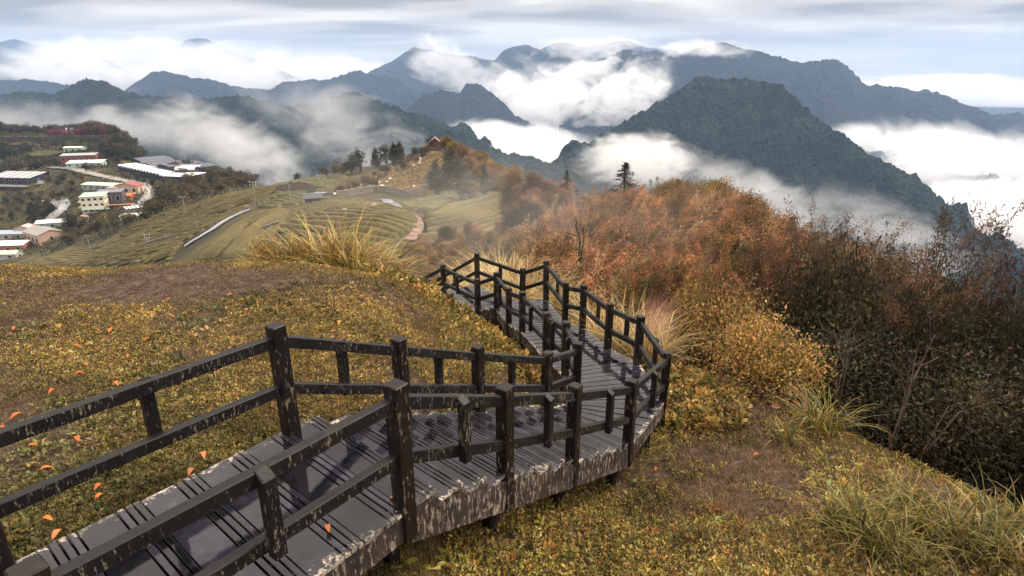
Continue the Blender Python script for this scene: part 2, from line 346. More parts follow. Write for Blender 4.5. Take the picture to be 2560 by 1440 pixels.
ridge('mountain', [(1000, 290, 3300), (1060, 236, 3300), (1110, 224, 3300), (1150, 232, 3400), (1165, 208, 3500), (1200, 210, 3500), (1245, 245, 3400), (1290, 290, 3300), (1380, 330, 3200), (1500, 390, 3000)],
      900, -420, M_for2, 320, 90, 90, 350, 8, crown=6, crsc=20)
ridge('mountain', [(1400, 210, 4200), (1470, 160, 4200), (1530, 136, 4200), (1565, 121, 4200), (1610, 132, 4150), (1640, 126, 4100), (1680, 140, 4100), (1740, 122, 4100), (1800, 106, 4100), (1850, 120, 4100), (1900, 130, 4050), (1960, 146, 4000), (1990, 158, 4000), (2055, 150, 3950), (2085, 147, 3950), (2110, 160, 3900), (2160, 210, 3850), (2230, 218, 3800), (2265, 220, 3800), (2300, 234, 3800), (2345, 232, 3750), (2400, 258, 3700), (2440, 268, 3700), (2490, 300, 3600), (2540, 298, 3600), (2620, 320, 3600), (2900, 420, 3500)],
      1500, -420, M_for2, 900, 200, 150, 480, 9, crown=7, crsc=22)
ridge('mountain', [(1200, 500, 1350), (1300, 452, 1400), (1420, 385, 1500), (1510, 338, 1600), (1560, 305, 1700), (1620, 270, 1750), (1680, 236, 1800), (1745, 192, 1850), (1800, 196, 1850), (1860, 196, 1850), (1905, 203, 1850), (1955, 212, 1820), (1985, 240, 1780), (2010, 268, 1740), (2060, 310, 1680), (2120, 345, 1600), (2170, 385, 1520), (2240, 425, 1420), (2320, 475, 1320), (2400, 535, 1220), (2460, 590, 1150), (2560, 640, 1080), (2700, 720, 1000)],
      620, -420, M_for, 1200, 380, 140, 240, 10, crown=5.5, crsc=17, rough=1.0)
# nearer green hills left of the valley
ridge('mountain', [(-500, 240, 2300), (0, 236, 2300), (60, 228, 2300), (140, 234, 2300), (180, 214, 2250), (215, 196, 2200), (262, 204, 2200), (310, 226, 2200), (360, 238, 2200), (430, 244, 2150), (520, 246, 2150), (600, 240, 2100), (650, 250, 2100), (720, 262, 2100), (780, 262, 2100), (840, 240, 2150), (880, 227, 2150), (930, 246, 2100), (990, 268, 2000), (1040, 290, 1950), (1100, 312, 1900), (1150, 330, 1850), (1200, 356, 1800), (1300, 420, 1700), (1400, 470, 1650), (1520, 540, 1600)],
      900, -330, M_for, 1400, 360, 120, 280, 11, crown=5.5, crsc=18, rough=0.9)
# valley floor out to the horizon
g = np.linspace(-30000, 30000, 61); GX, GY = np.meshgrid(g, g); GZ = -430+0*GX
idx = np.arange(61*61).reshape(61, 61)
vf = new_mesh('valley_floor', np.stack([GX, GY, GZ], -1).reshape(-1, 3), np.stack([idx[:-1, :-1], idx[:-1, 1:], idx[1:, 1:], idx[1:, :-1]], -1).reshape(-1, 4), M_for3)
tag(vf, kind='structure')

# ------------------------------------------------------------------ air: haze box and banks of low cloud
def haze():
    m = bpy.data.materials.new('haze_air'); m.use_nodes = True; nt = m.node_tree; nt.nodes.clear()
    v = N(nt, 'ShaderNodeVolumePrincipled'); v.inputs['Color'].default_value = (0.46, 0.66, 1.0, 1); v.inputs['Density'].default_value = 0.78e-4; v.inputs['Anisotropy'].default_value = 0.0
    o = N(nt, 'ShaderNodeOutputMaterial'); L(nt, v, 0, o, 'Volume')
    x0, x1, y0, y1, z0, z1 = -11000, 11000, -3000, 12200, -431.5, 560
    V = [(x, y, z) for x in (x0, x1) for y in (y0, y1) for z in (z0, z1)]
    Fc = [(0, 1, 3, 2), (4, 6, 7, 5), (0, 4, 5, 1), (2, 3, 7, 6), (0, 2, 6, 4), (1, 5, 7, 3)]
    tag(new_mesh('haze', V, Fc, m, smooth=False), 'pale blue air lying over the valley and mountains', 'haze', kind='stuff')
haze()

def fog_mat(name, dens, seed, nsc, thr, soft, stretch=(1, 1, 1), rot=(0, 0, 0), edge=1.0, aniso=0.2):
    m = bpy.data.materials.new(name); m.use_nodes = True; nt = m.node_tree; nt.nodes.clear()
    tcn = N(nt, 'ShaderNodeTexCoord')
    ln = N(nt, 'ShaderNodeVectorMath', operation='LENGTH'); L(nt, tcn, 'Object', ln, 0)
    fall = math_(nt, 'SUBTRACT', 1.0, math_(nt, 'POWER', ln.outputs['Value'], 2.0))
    gm = N(nt, 'ShaderNodeNewGeometry')
    mpn = N(nt, 'ShaderNodeMapping'); L(nt, gm, 'Position', mpn, 'Vector')
    mpn.inputs['Location'].default_value = (seed*3.1, seed*1.7, seed*5.3); mpn.inputs['Rotation'].default_value = rot
    mpn.inputs['Scale'].default_value = tuple(nsc*s for s in stretch)
    n = N(nt, 'ShaderNodeTexNoise', i_Scale=1.0, i_Detail=5.0, i_Roughness=0.58, i_Distortion=1.6); L(nt, mpn, 0, n, 'Vector')
    s = math_(nt, 'ADD', n.outputs['Fac'], math_(nt, 'MULTIPLY', math_(nt, 'SUBTRACT', fall, 0.5), 0.5*edge))
    mr = N(nt, 'ShaderNodeMapRange', interpolation_type='SMOOTHSTEP'); nt.links.new(s, mr.inputs[0])
    mr.inputs['From Min'].default_value = thr; mr.inputs['From Max'].default_value = thr+soft; mr.inputs['To Max'].default_value = dens
    d = math_(nt, 'MULTIPLY', mr.outputs[0], math_(nt, 'MULTIPLY', fall, 2.5, True))
    v = N(nt, 'ShaderNodeVolumePrincipled'); v.inputs['Color'].default_value = (0.985, 0.99, 1.0, 1); v.inputs['Anisotropy'].default_value = aniso
    nt.links.new(d, v.inputs['Density'])
    o = N(nt, 'ShaderNodeOutputMaterial'); L(nt, v, 0, o, 'Volume')
    return m
def ico():
    import bmesh
    bm = bmesh.new(); bmesh.ops.create_icosphere(bm, subdivisions=3, radius=1.0)
    V = np.array([v.co[:] for v in bm.verts]); Fc = np.array([[v.index for v in f.verts] for f in bm.faces]); bm.free(); return V, Fc
IV, IF = ico()
def fog(u, v, d, rx, ry, rz, dens, label, thr=0.42, soft=0.22, nsc=None, rotz=0.0, stretch=(1, 1, 1.6), edge=1.0, tilt=0.0, seed=None):
    p = at_y(u, v, d); seed = seed if seed is not None else (u*7+v*3) % 100
    m = fog_mat('fog_air', dens, seed, nsc or 2.4/rx, thr, soft, stretch, edge=edge)
    o = new_mesh('fog_bank', IV*1.03, IF, m); o.location = p; o.scale = (rx, ry, rz); o.rotation_euler = (0, tilt, rotz)
    tag(o, label, 'fog', 'banks of low cloud', 'stuff')
    return o
fog(1380, 290, 3700, 760, 420, 340, 0.013, 'big swirling white cloud bank pouring over the middle of the valley', 0.50, 0.15, tilt=0.35, edge=0.75, stretch=(1, 1, 1.3))
fog(1230, 400, 2400, 560, 500, 170, 0.020, 'thick white cloud filling the valley behind the small hill with the pavilion', 0.38, 0.2)
fog(1560, 250, 3300, 380, 300, 230, 0.012, 'white cloud tongue curling beside the dark front mountain', 0.50, 0.14, tilt=-0.6, edge=0.7)
fog(1440, 200, 4000, 420, 260, 150, 0.010, 'white cloud ribbon rising between the middle peaks', 0.50, 0.14, tilt=-0.5, edge=0.7)
fog(1590, 400, 1400, 180, 200, 75, 0.012, 'white cloud strip at the foot of the dark front mountain', 0.43, 0.22, edge=0.8)
fog(1900, 500, 1000, 210, 160, 65, 0.005, 'thin mist drifting in front of the dark front mountain above the brown bamboo', 0.45, 0.25, tilt=0.45, edge=0.7)
fog(2250, 590, 900, 200, 120, 60, 0.004, 'thin mist hanging over the dark shrubs at the right', 0.45, 0.25, tilt=0.4, edge=0.7)
fog(2480, 480, 2700, 950, 500, 330, 0.016, 'wide white cloud sea behind the right hand mountain flank', 0.40, 0.18, tilt=0.15, edge=0.8)
fog(2640, 600, 1420, 380, 240, 120, 0.016, 'white cloud sea at the right edge below the mountain flank', 0.38, 0.2, edge=0.8)
fog(300, 325, 1300, 480, 220, 48, 0.0034, 'long thin mist bank behind the terraces on the left', 0.46, 0.25, tilt=0.16, edge=0.7)
fog(600, 370, 1200, 240, 180, 70, 0.007, 'pale mist pouring down the wooded hill behind the long greenhouses', 0.46, 0.25, tilt=0.55, edge=0.7)
fog(880, 330, 1500, 360, 200, 120, 0.0035, 'faint mist wisps on the wooded hill behind the tall dark trees', 0.47, 0.25, tilt=0.5, edge=0.6)
fog(200, 190, 5200, 900, 500, 300, 0.004, 'pale cloud lying among the far left mountains', 0.43, 0.2, edge=0.7)
fog(620, 185, 6200, 1500, 700, 300, 0.0035, 'low white cloud lying across the far left mountains', 0.43, 0.2, edge=0.7)
fog(350, 140, 7900, 2100, 600, 300, 0.0035, 'bright cloud belt hiding most of the farthest peaks', 0.41, 0.2, edge=0.8)
fog(820, 185, 7700, 1200, 600, 240, 0.0045, 'bright cloud belt behind the middle ridges', 0.38, 0.2, edge=0.9)
fog(1130, 175, 4900, 560, 300, 240, 0.004, 'torn cloud clinging to the central peaks', 0.46, 0.16, tilt=0.5, edge=0.6)
fog(1480, 120, 5000, 700, 300, 110, 0.004, 'cloud cap lying on the central ridge line', 0.45, 0.2, edge=0.7)
fog(1760, 122, 3900, 420, 200, 70, 0.008, 'thin cloud veil on the highest right hand summit', 0.46, 0.22, edge=0.7)
fog(2350, 265, 8500, 2700, 1200, 450, 0.005, 'distant white cloud sea beyond the right hand ridge', 0.30, 0.2, edge=1.0)
fm = fog(1450, 590, 34, 15, 17, 4.5, 0.010, 'thin local mist hanging over the rust coloured thicket', 0.36, 0.4, nsc=0.09, edge=0.8)
fog(1180, 520, 120, 60, 60, 12, 0.0022, 'thin local mist drifting over the tea fields', 0.36, 0.4, nsc=0.02, edge=0.8)
fog(2500, 545, 1500, 430, 230, 115, 0.02, 'white cloud filling the valley just behind the lower right mountain flank', 0.34, 0.2, edge=0.9)
# ------------------------------------------------------------------ the wooden boardwalk and stairs
def wood_mat(name, base, lich, lth, lscale, rough, up_only=False, ends=False, wet=0.0):
    m, nt, b = bsdf_mat(name)
    g = N(nt, 'ShaderNodeNewGeometry'); sp = N(nt, 'ShaderNodeSeparateXYZ'); L(nt, g, 'Normal', sp, 0)
    mpn = N(nt, 'ShaderNodeMapping'); L(nt, g, 'Position', mpn, 'Vector'); mpn.inputs['Scale'].default_value = (1, 1, 0.30)
    n = N(nt, 'ShaderNodeTexNoise', i_Scale=lscale, i_Detail=7.0, i_Roughness=0.66, i_Distortion=0.3); L(nt, mpn, 0, n, 'Vector')
    nb = N(nt, 'ShaderNodeTexNoise', i_Scale=2.3, i_Detail=3.0); L(nt, g, 'Position', nb, 'Vector')
    f = math_(nt, 'ADD', n.outputs['Fac'], math_(nt, 'MULTIPLY', math_(nt, 'SUBTRACT', nb.outputs['Fac'], 0.5), 0.28))
    side = math_(nt, 'MULTIPLY', math_(nt, 'GREATER_THAN', sp.outputs[2], 0.6), 0.085)     # less lichen on washed tops
    if ends:
        a = N(nt, 'ShaderNodeVertexColor', layer_name='Col'); sa = N(nt, 'ShaderNodeSeparateColor'); L(nt, a, 'Color', sa, 0)
        f = math_(nt, 'ADD', f, math_(nt, 'MULTIPLY', sa.outputs[0], 0.26))
        side = math_(nt, 'MULTIPLY', side, 1.2)
    f = math_(nt, 'SUBTRACT', f, side)
    r = ramp(nt, [(lth-0.02, (0, 0, 0)), (lth+0.06, (1, 1, 1))]); nt.links.new(f, r.inputs[0])
    n3 = N(nt, 'ShaderNodeTexNoise', i_Scale=55.0, i_Detail=4.0); L(nt, g, 'Position', n3, 'Vector')
    lc = ramp(nt, [(0.35, tuple(c*0.35 for c in lich)), (0.62, lich)]); L(nt, n3, 'Fac', lc, 0)
    n4 = N(nt, 'ShaderNodeTexNoise', i_Scale=9.0, i_Detail=6.0, i_Roughness=0.7); L(nt, mpn, 0, n4, 'Vector')
    bc = ramp(nt, [(0.35, tuple(c*0.5 for c in base)), (0.55, base), (0.75, (base[0]*2.6, base[1]*2.1, base[2]*1.7))]); L(nt, n4, 'Fac', bc, 0)
    mx = N(nt, 'ShaderNodeMix', data_type='RGBA'); L(nt, r, 0, mx, 'Factor'); L(nt, bc, 0, mx, 6); L(nt, lc, 0, mx, 7)
    if ends:
        hs = N(nt, 'ShaderNodeHueSaturation'); L(nt, mx, 2, hs, 'Color'); nt.links.new(math_(nt, 'ADD', math_(nt, 'MULTIPLY', sa.outputs[1], 1.5), 0.3), hs.inputs['Value']); L(nt, hs, 0, b, 'Base Color')
    else: L(nt, mx, 2, b, 'Base Color')
    rr_ = ramp(nt, [(0.0, rough), (1.0, 0.85)]); L(nt, r, 0, rr_, 0)
    if wet:
        n5 = N(nt, 'ShaderNodeTexNoise', i_Scale=1.7, i_Detail=5.0, i_Roughness=0.6, i_Distortion=0.8); L(nt, g, 'Position', n5, 'Vector')
        wr = ramp(nt, [(0.50, 0.035), (0.60, rough)]); L(nt, n5, 'Fac', wr, 0)
        mr2 = N(nt, 'ShaderNodeMix', data_type='RGBA'); L(nt, r, 0, mr2, 'Factor'); L(nt, wr, 0, mr2, 6); mr2.inputs[7].default_value = (0.8, 0.8, 0.8, 1)
        L(nt, mr2, 2, b, 'Roughness')
    else:
        L(nt, rr_, 0, b, 'Roughness')
    b.inputs['Specular IOR Level'].default_value = 0.42 if wet else 0.30
    bp = N(nt, 'ShaderNodeBump', i_Strength=0.5, i_Distance=0.004)
    hgt = math_(nt, 'ADD', n4.outputs['Fac'], math_(nt, 'MULTIPLY', r.outputs[0], 0.8)); nt.links.new(hgt, bp.inputs['Height'])
    if wet: bp.inputs['Strength'].default_value = 0.10
    L(nt, bp, 0, b, 'Normal')
    return m
M_post = wood_mat('wood_post', (0.009, 0.006, 0.005), (0.21, 0.155, 0.105), 0.585, 34.0, 0.5)
M_rail = wood_mat('wood_rail', (0.007, 0.006, 0.006), (0.20, 0.165, 0.12), 0.59, 55.0, 0.55)
M_deck = wood_mat('wood_deck', (0.012, 0.0115, 0.018), (0.34, 0.29, 0.24), 0.64, 19.0, 0.24, ends=True, wet=1.0)
M_string = wood_mat('wood_stringer', (0.034, 0.024, 0.020), (0.34, 0.27, 0.21), 0.54, 26.0, 0.8)

def beam_geo(a, b, w, h, up=(0, 0, 1), seg=1, ch=0.12, jit=0.0, rs=None):
    """chamfered box from a to b; w across, h along `up`. returns V, F (quads)"""
    a = np.array(a, float); b = np.array(b, float); d = b-a; ln = np.linalg.norm(d); d = d/ln
    up = np.array(up, float); s = np.cross(d, up); s /= np.linalg.norm(s); t = np.cross(s, d)
    c = ch*min(w, h); hw = w/2; hh = h/2
    prof = [(-hw+c, -hh), (hw-c, -hh), (hw, -hh+c), (hw, hh-c), (hw-c, hh), (-hw+c, hh), (-hw, hh-c), (-hw, -hh+c)]
    V = []; Fq = []
    st = [(0, 1-c/hw*0.8 if hw else 1)] + [(min(max(i/seg, c/ln), 1-c/ln), 1.0) for i in range(seg+1)] + [(1, 1-c/hw*0.8)]
    for q, (f, k) in enumerate(st):
        p = a+d*ln*f
        j = (rs.normal(0, jit, 2) if (jit and rs is not None) else (0, 0))
        for x, y in prof: V.append(p+s*(x*k+j[0])+t*(y*k+j[1]))
    n = len(st)
    for i in range(n-1):
        for j in range(8):
            k = (j+1) % 8
            Fq.append((i*8+j, (i+1)*8+j, (i+1)*8+k, i*8+k))
    for o, fl in ((0, 0), ((n-1)*8, 1)):
        qs = [(o, o+1, o+2, o+3), (o, o+3, o+4, o+7), (o+4, o+5, o+6, o+7)]
        for q in qs: Fq.append(q[::-1] if fl else q)
    return np.array(V), np.array(Fq)
class Geo:
    def __init__(s): s.V = []; s.F = []; s.C = []; s.n = 0
    def add(s, V, Fq, col=None):
        s.V.append(V); s.F.append(np.asarray(Fq)+s.n); s.n += len(V)
        s.C.append(np.tile(np.array(col if col is not None else (1, 1, 1), float), (len(V), 1)) if np.ndim(col) < 2 else col); return s
    def beam(s, *a, col=None, **k):
        V, Fq = beam_geo(*a, **k); return s.add(V, Fq, col)
    def obj(s, name, mat, parent=None, smooth=False, colors=False, **k):
        return new_mesh(name, np.concatenate(s.V), np.concatenate(s.F), mat, parent, np.concatenate(s.C) if colors else None, smooth, **k)
walk_tops = {'P0': (65, 1418, -1.95), 'P1': (988, 958, -2.02), 'P2': (1262, 965, -2.62), 'P3': (1439, 962, -3.24), 'P4': (1581, 950, -3.85), 'P5': (1669, 880, -4.20), 'P6': (1603, 790, -4.28), 'P7': (1526, 758, -4.46),
  'P8': (1460, 712, -4.64), 'P9': (1415, 706, -4.78), 'P10': (1366, 652, -4.88), 'P11': (1307, 671, -5.2), 'P12': (1192, 633, -5.3), 'P13': (1078, 699, -6.75),
  'L1': (688, 812, -2.02), 'L2': (996, 845, -2.62), 'L3': (1194, 865, -3.24), 'L4': (1369, 880, -3.9), 'L5': (1446, 857, -4.02), 'L6': (1416, 804, -4.20), 'L7': (1367, 781, -4.50), 'L8': (1306, 729, -4.72),
  'L9': (1272, 719, -4.9), 'L10': (1241, 681, -5.0), 'L11': (1193, 697, -5.3), 'L12': (1107, 661, -5.5), 'L13': (1031, 700, -6.45)}
W = {k: at_z(*v) for k, v in walk_tops.items()}
W['L0'] = W['L1']+(W['P0']-W['P1']); W['Pm'] = W['P0']*2-W['P1']; W['Lm'] = W['L0']*2-W['L1']
W['L14'] = W['L13']+np.array([-1.5, 1.0, -0.6]); W['P14'] = W['P13']+np.array([-1.5, 1.0, -0.6])
for k in ('Pm', 'Lm'): W[k][2] = -1.9
outer = ['Pm', 'P0', 'P1', 'P2', 'P3', 'P4', 'P5', 'P6', 'P7', 'P8', 'P9', 'P10', 'P11', 'P12', 'P13', 'P14']
inner = ['Lm', 'L0', 'L1', 'L2', 'L3', 'L4', 'L5', 'L6', 'L7', 'L8', 'L9', 'L10', 'L11', 'L12', 'L13', 'L14']
walk = empty('boardwalk', tuple(W['P1']+np.array([-0.6, 0.5, -1.1])))
tag(walk, 'wet blackened timber boardwalk with steps and post railings zigzagging down the slope', 'boardwalk')
WO = np.array(walk.location)
walk_children = []
def wpart(gobj): gobj.location = tuple(-WO); gobj.parent = walk; return gobj
rsw = np.random.default_rng(3)
PW = 0.128
deckz = lambda k: W[k][2]-1.05
for chain, osgn in ((outer, -1), (inner, 1)):
    for i, k in enumerate(chain):
        p = W[k]; a = W[chain[max(i-1, 0)]]; b = W[chain[min(i+1, len(chain)-1)]]
        d = (b-a)[:2]; d /= np.linalg.norm(d)
        low = 0.28
        if k in ('Pm', 'Lm'): continue
        g = Geo(); tilt = rsw.normal(0, 0.006, 2)
        bot = np.array([p[0]+tilt[0], p[1]+tilt[1], p[2]-1.05-low])
        g.beam(bot, p, PW, PW, up=(d[0], d[1], 0), seg=6, ch=0.07, jit=0.0012, rs=rsw)
        wpart(g.obj('post', M_post))
        if i == 0: continue
    for i in range(len(chain)-1):
        a = W[chain[i]]; b = W[chain[i+1]]
        d = b-a; hl = np.linalg.norm(d[:2]); dn = d/np.linalg.norm(d); e = PW/2-0.01
        a1 = a+dn*e; b1 = b-dn*e
        for off in (-0.145, -0.60):
            g = Geo(); o3 = np.array([0, 0, off])
            g.beam(a1+o3, b1+o3, 0.072, 0.10, seg=4, ch=0.09, jit=0.001, rs=rsw)
            wpart(g.obj('rail', M_rail))
        # short upright between the rails, on the outside face
        side = np.array([-dn[1], dn[0], 0])*osgn; side /= np.linalg.norm(side)
        if hl > 1.0:
            m_ = (a+b)/2+side*(0.036+0.028)
            g = Geo(); V, Fq = beam_geo(m_+np.array([0, 0, -0.68]), m_+np.array([0, 0, -0.085]), 0.085, 0.075, up=(side[0], side[1], 0), seg=3, ch=0.08, jit=0.001, rs=rsw)
            # chamfered top leaning back to the rail
            top = V[:, 2] > m_[2]-0.10
            outw = ((V-m_)@side) > 0.0
            V[top & outw, 2] -= 0.045
            g.add(V, Fq); wpart(g.obj('baluster', M_rail))

# treads: (inner key, outer key, deck level, kind, steps to the next station)
st = [('Lm', 'Pm', -2.93, 'A', 5), ('L0', 'P0', -2.99, 'A', 5), ('L1', 'P1', -3.07, 'B', 4), ('L2', 'P2', -3.64, 'B', 5), ('L3', 'P3', -4.27, 'B', 5), ('L4', 'P4', -4.90, 'C', 6), ('L5', 'P5', -5.10, 'C', 7),
      ('L6', 'P6', -5.28, 'C', 6), ('L7', 'P7', -5.50, 'C', 7), ('L8', 'P8', -5.72, 'C', 3), ('L9', 'P9', -5.86, 'C', 8), ('L10', 'P10', -6.02, 'C', 3), ('L11', 'P11', -6.25, 'C', 9), ('L12', 'P12', -6.42, 'C', 8), ('L13', 'P13', -7.65, 'C', 5), ('L14', 'P14', -8.1, 'C', 0)]
edge_prof = {0: [], 1: []}     # step outline along either side, for the stringers
for i in range(len(st)-1):
    l0, p0, z0, kind, n = st[i]; l1, p1, z1, _, _ = st[i+1]
    A0, A1, B0, B1 = W[l0][:2], W[l1][:2], W[p0][:2], W[p1][:2]
    for s in range(n):
        f0 = s/n; f1 = (s+1)/n
        zt = z0+(z1-z0)*f0
        g = Geo()
        # strips making up the tread, as fractions of its depth
        strips = [(0.0, 0.58), (0.605, 0.715), (0.74, 0.845), (0.87, 0.97)] if kind in 'AB' else [(0.0, 0.42), (0.50, 0.92)]
        for (q0, q1) in strips:
            fa = f0+(f1-f0)*q0; fb = f0+(f1-f0)*q1
            over = 0.045
            def pt(f, side_):
                P_ = (A0+(A1-A0)*f) if side_ == 0 else (B0+(B1-B0)*f)
                Q_ = (B0+(B1-B0)*f) if side_ == 0 else (A0+(A1-A0)*f)
                dd_ = P_-Q_; return P_+dd_/np.linalg.norm(dd_)*(over+rsw.normal(0, 0.006))
            c = [pt(fa, 0), pt(fb, 0), pt(fb, 1), pt(fa, 1)]
            ns = 14; V = []; C = []; tone = rsw.random()
            th = 0.032; tz = zt+rsw.normal(0, 0.0012)
            for j in range(ns+1):
                t = j/ns
                e0 = c[0]*(1-t)+c[3]*t; e1 = c[1]*(1-t)+c[2]*t
                ww = np.linalg.norm(e1-e0); bev = min(0.12, 0.004/max(ww, 1e-3))
                ex = max(0, 1-min(t, 1-t)/0.10)
                for q, zz in ((0, tz-th), (0, tz-0.004), (bev, tz), (1-bev, tz), (1, tz-0.004), (1, tz-th)):
                    pp = e0+(e1-e0)*q; V.append((pp[0], pp[1], zz)); C.append((ex, tone, 0))
            Fq = []
            for j in range(ns):
                for q in range(6):
                    r_ = (q+1) % 6; Fq.append((j*6+q, (j+1)*6+q, (j+1)*6+r_, j*6+r_))
            for o_, fl in ((0, 0), (ns*6, 1)):
                for qd in ((o_, o_+1, o_+2, o_+5), (o_+2, o_+3, o_+4, o_+5)): Fq.append(qd if not fl else qd[::-1])
            g.add(np.array(V), np.array(Fq)[:, ::-1], np.array(C))
        wpart(g.obj('tread', M_deck, colors=True))
        for sd, (X0, X1) in ((0, (A0, A1)), (1, (B0, B1))):
            edge_prof[sd].append((X0+(X1-X0)*f0, X0+(X1-X0)*f1, zt, z0+(z1-z0)*f0, z0+(z1-z0)*f1, kind, i))
# stringers: toothed planks carrying the tread ends
for sd in (0, 1):
    segs = {}
    for e in edge_prof[sd]: segs.setdefault(e[6], []).append(e)
    for i, es in segs.items():
        X0 = es[0][0]; X1 = es[-1][1]; d = X1-X0; d = d/np.linalg.norm(d)
        nrm = np.array([-d[1], d[0]]); 
        other = (W[st[i][1]] if sd == 0 else W[st[i][0]])[:2]
        if np.dot(nrm, other-X0) > 0: nrm = -nrm
        kind = es[0][5]; t0 = 0.012 if kind != 'B' else 0.03
        V = []; Fq = []
        depth = 0.26 if kind != 'B' else 0.30
        for (a, b, zt, za, zb, k_, _) in es:
            m_ = 4
            for j in range(m_):
                fa = j/m_; fb = (j+1)/m_
                for f in (fa, fb):
                    p = a+(b-a)*f; zl = za+(zb-za)*f
                    top = (zt-0.034 if kind != 'B' else zt+0.012-0.10*f + rsw.normal(0, 0.008))
                    top = min(top, zt+0.02)
                    botz = zl-depth
                    for off, z in ((t0-0.055, botz), (t0+0.0, botz), (t0+0.0+rsw.normal(0, 0.003), top), (t0-0.055, top)):
                        q = p+nrm*(off+0.02); V.append((q[0], q[1], z))
                o_ = len(V)-8
                for q in range(4):
                    r_ = (q+1) % 4; Fq.append((o_+q, o_+r_, o_+4+r_, o_+4+q))
                Fq.append((o_, o_+3, o_+2, o_+1)); Fq.append((o_+4, o_+5, o_+6, o_+7))
        g = Geo(); g.add(np.array(V), np.array(Fq)); wpart(g.obj('stringer', M_string))
# stub posts and struts under the walk
for k, kk in (('P1', 0), ('P2', 1), ('P3', 1), ('P4', 1), ('P5', 0), ('L7', 1), ('L8', 1), ('L10', 1), ('L11', 1), ('P6', 0), ('P8', 0), ('L2', 0), ('L3', 0), ('P10', 0), ('L12', 0), ('P0', 0)):
    p = W[k].copy(); mate = W[('L' if k[0] == 'P' else 'P')+k[1:]]
    inw = (mate-p)[:2]; inw /= np.linalg.norm(inw)
    q = p[:2]+inw*0.22; gz = Hs(q[0], q[1])-0.25
    g = Geo(); g.beam((q[0], q[1], gz), (q[0], q[1], p[2]-1.12), 0.11, 0.11, up=(inw[0], inw[1], 0), seg=2, ch=0.06); wpart(g.obj('support_post', M_post))
    if kk:
        e0 = np.array([p[0]+inw[0]*0.02, p[1]+inw[1]*0.02, p[2]-1.05-0.27]); e1 = np.array([q[0]+inw[0]*0.0, q[1]+inw[1]*0.0, p[2]-1.05-0.27-0.42])
        g = Geo(); g.beam(e1-np.array([inw[0]*-.02, inw[1]*-.02, 0]), e0+np.array([0, 0, .05]), 0.06, 0.09, up=(inw[0], inw[1], 0), seg=2, ch=0.08); wpart(g.obj('brace', M_string))
# ------------------------------------------------------------------ near vegetation
M_leaf = leaf_mat('leaf_ground', 0.2, 0.5, 0.3, 0.9)
M_blade = leaf_mat('leaf_blade', 0.25, 0.45, 0.15, 0.5)
M_shrub = leaf_mat('leaf_shrub', 0.25, 0.55, 0.25, 0.5)
M_twig = simple_mat('twig_bark', (0.045, 0.030, 0.022), 0.85, 0.25, 8.0)
M_twig_pale = simple_mat('twig_pale', (0.10, 0.07, 0.055), 0.85, 0.25, 8.0)
def unit(a): return a/np.maximum(np.linalg.norm(a, axis=-1, keepdims=True), 1e-9)
def leaf_geo(P, D, Nn, ln, wd, fold=0.18, C=None):
    """one kite-shaped leaf per point: P base, D direction, Nn rough normal"""
    D = unit(D); S = unit(np.cross(D, Nn)); U = np.cross(S, D)
    ln = np.asarray(ln)[:, None]; wd = np.asarray(wd)[:, None]
    a = P; b = P+D*ln*0.45+S*wd*0.5+U*wd*fold; c = P+D*ln-U*ln*0.12; d = P+D*ln*0.45-S*wd*0.5+U*wd*fold
    V = np.stack([a, b, c, d], 1).reshape(-1, 3); n = len(P)
    Fq = np.arange(n*4).reshape(n, 4)
    return V, Fq, (np.repeat(C, 4, axis=0) if C is not None else None)
def blade_geo(P, azm, lean, ln, droop, wd, C, seg=6, rg=rng):
    """arching grass blades"""
    n = len(P); hx = np.stack([np.sin(azm), np.cos(azm), 0*azm], -1); sd = np.stack([np.cos(azm), -np.sin(azm), 0*azm], -1)
    pts = [P]; p = P.copy(); ang = lean.copy()
    for i in range(seg):
        st_ = (ln/seg)[:, None]; dv = hx*np.sin(ang)[:, None]+np.array([0, 0, 1.0])*np.cos(ang)[:, None]
        p = p+dv*st_; pts.append(p); ang = ang+droop/seg*(0.4+1.4*i/seg)
    V = []; 
    for i, q in enumerate(pts):
        t = i/seg; w = wd*(1-t**1.6)*(0.6+0.4*min(1, t*4)); w = np.maximum(w, 0.0006)
        V.append(q-sd*w[:, None]*0.5); V.append(q+sd*w[:, None]*0.5)
    V = np.stack(V, 1); m = 2*(seg+1)
    base = (np.arange(n)*m)[:, None]
    F1 = np.concatenate([base+np.array([[2*i, 2*i+1, 2*i+3, 2*i+2]]) for i in range(seg)], 1).reshape(-1, 4)
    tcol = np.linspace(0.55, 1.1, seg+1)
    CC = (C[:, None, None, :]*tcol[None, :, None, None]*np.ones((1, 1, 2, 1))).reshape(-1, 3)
    return V.reshape(-1, 3), F1, CC
def pick(cols, w, n, rg, jit=0.18):
    cols = np.array(cols, float); w = np.array(w, float); w /= w.sum()
    c = cols[rg.choice(len(cols), n, p=w)]
    return np.clip(c*(1+rg.normal(0, jit, (n, 1)))*(1+rg.normal(0, jit*0.4, (n, 3))), 0.002, 0.95)

def ring_pts(n, rg, dmin, dmax, azlo, azhi, pw=1.0):
    d = np.sqrt(rg.uniform(dmin**2, dmax**2, n)) if pw == 2 else np.exp(rg.uniform(math.log(dmin), math.log(dmax), n))
    a = np.radians(rg.uniform(azlo, azhi, n)); return d*np.sin(a), d*np.cos(a)
def slope_n(x, y, e=0.15):
    z = H(x, y); zx = (H(x+e, y)-z)/e; zy = (H(x, y+e)-z)/e
    return z, unit(np.stack([-zx, -zy, np.ones_like(zx)], -1))
rg = np.random.default_rng(11)
